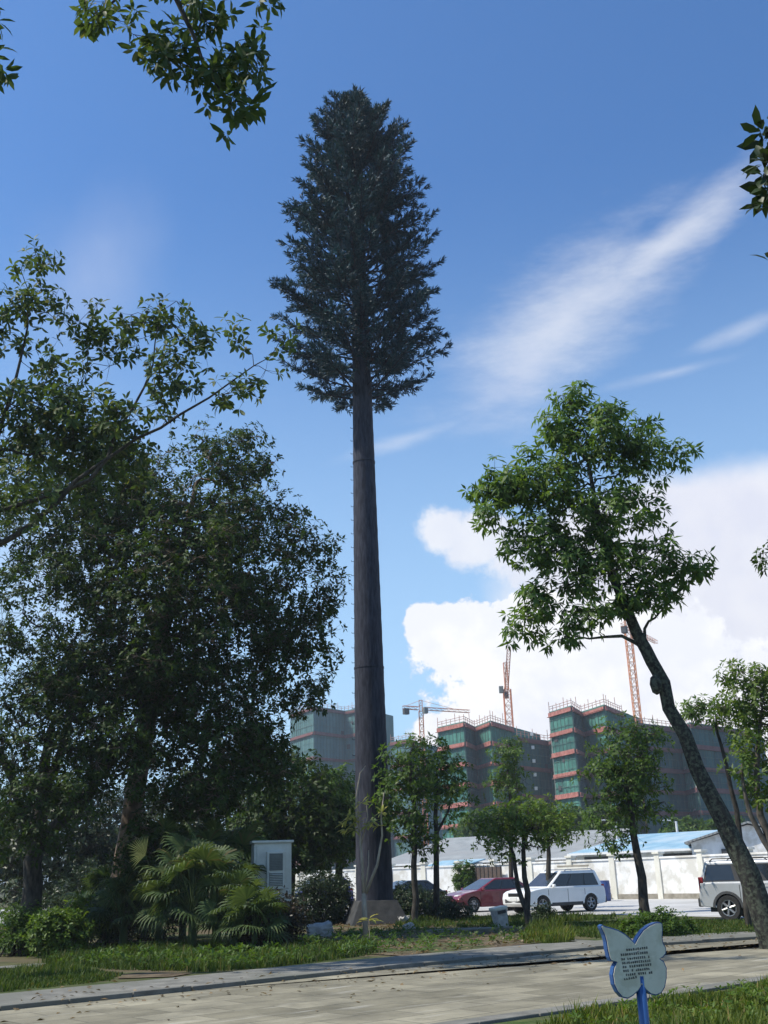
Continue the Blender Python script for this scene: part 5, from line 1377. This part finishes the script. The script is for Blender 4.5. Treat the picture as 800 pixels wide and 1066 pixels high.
def crane(label, px, py_top, Y, jib_az, Lj, Lc, matl, apex=6.0, w=1.7, luff=0.0, mast_top=None):
    tp = at(px, py_top, Y); t = thing('tower_crane', label, 'crane', (tp.x, tp.y, 0), 0, 'tower cranes over the building site'); z = tp.z - apex
    m1 = MB(); lattice(m1, (0, 0, 0), (0, 0, z), w, 2.0, .13); m1.build('mast', M[matl], t)
    d = Vector((math.sin(jib_az), math.cos(jib_az), 0))
    j = MB(); je = d * Lj * math.cos(luff) + Vector((0, 0, z + .8 + Lj * math.sin(luff))); lattice(j, Vector((0, 0, z + .8)) + d * .8, je, 0.8, 2.0, .06); j.build('jib', M[matl], t)
    cj = MB(); lattice(cj, Vector((0, 0, z + .8)) - d * .8, Vector((0, 0, z + .8)) - d * Lc, 0.9, 2.0, .07); c_ = cj.build('counter_jib', M[matl], t)
    Mx = Matrix.Rotation(math.atan2(d.y, d.x), 3, 'Z')
    MB().box(Vector((0, 0, z - .3)) - d * (Lc - .9), (1.6, 1.2, 1.7), Mx).build('counterweight', M['cladding'], t)
    MB().box(Vector((0, 0, z)) + Vector((d.y, -d.x, 0)) * 1.5 + d * .6, (1.3, 1.1, 1.7), Mx).build('cab', M['cab_dark'], t, bevel=.1)
    ap = MB(); lattice(ap, (0, 0, z), (0, 0, z + apex), .9, 1.5, .09); ap.tube([(0, 0, z + apex), Vector((0, 0, z + 1.2)) + d * Lj * .7 * math.cos(luff) + Vector((0, 0, Lj * .7 * math.sin(luff)))], .05, 4); ap.tube([(0, 0, z + apex), Vector((0, 0, z + 1.2)) - d * Lc * .9], .05, 4); ap.build('apex', M[matl], t)
    return t


crane('small reddish tower crane with level jib, nearest the mast', 438, 729, 300, R(60), 17, 6.0, 'crane_red', apex=3.2, w=1.2)
crane('tall reddish crane seen end-on above the first green-netted block', 526, 690, 262, R(184), 26, 7, 'crane_red', apex=7, w=1.8, luff=R(10))
crane('orange lattice crane rising through the crown of the leaning tree', 652, 640, 250, R(32), 22, 3.5, 'crane_orange', apex=4, w=1.5)


# ------------------------------------------------------------------ thin summer haze over the whole place
mt, nth, outh = new_mat('haze')
pv = nth.nodes.new('ShaderNodeVolumePrincipled'); pv.inputs['Color'].default_value = (0.82, 0.88, 0.95, 1)
pv.inputs['Density'].default_value = 0.00042; pv.inputs['Anisotropy'].default_value = 0.3
nth.links.new(pv.outputs[0], outh.inputs['Volume'])
hz = MB().box((0, 0, 36), (5600, 5600, 74)).build('haze', mt)
tag(hz, kind='stuff')
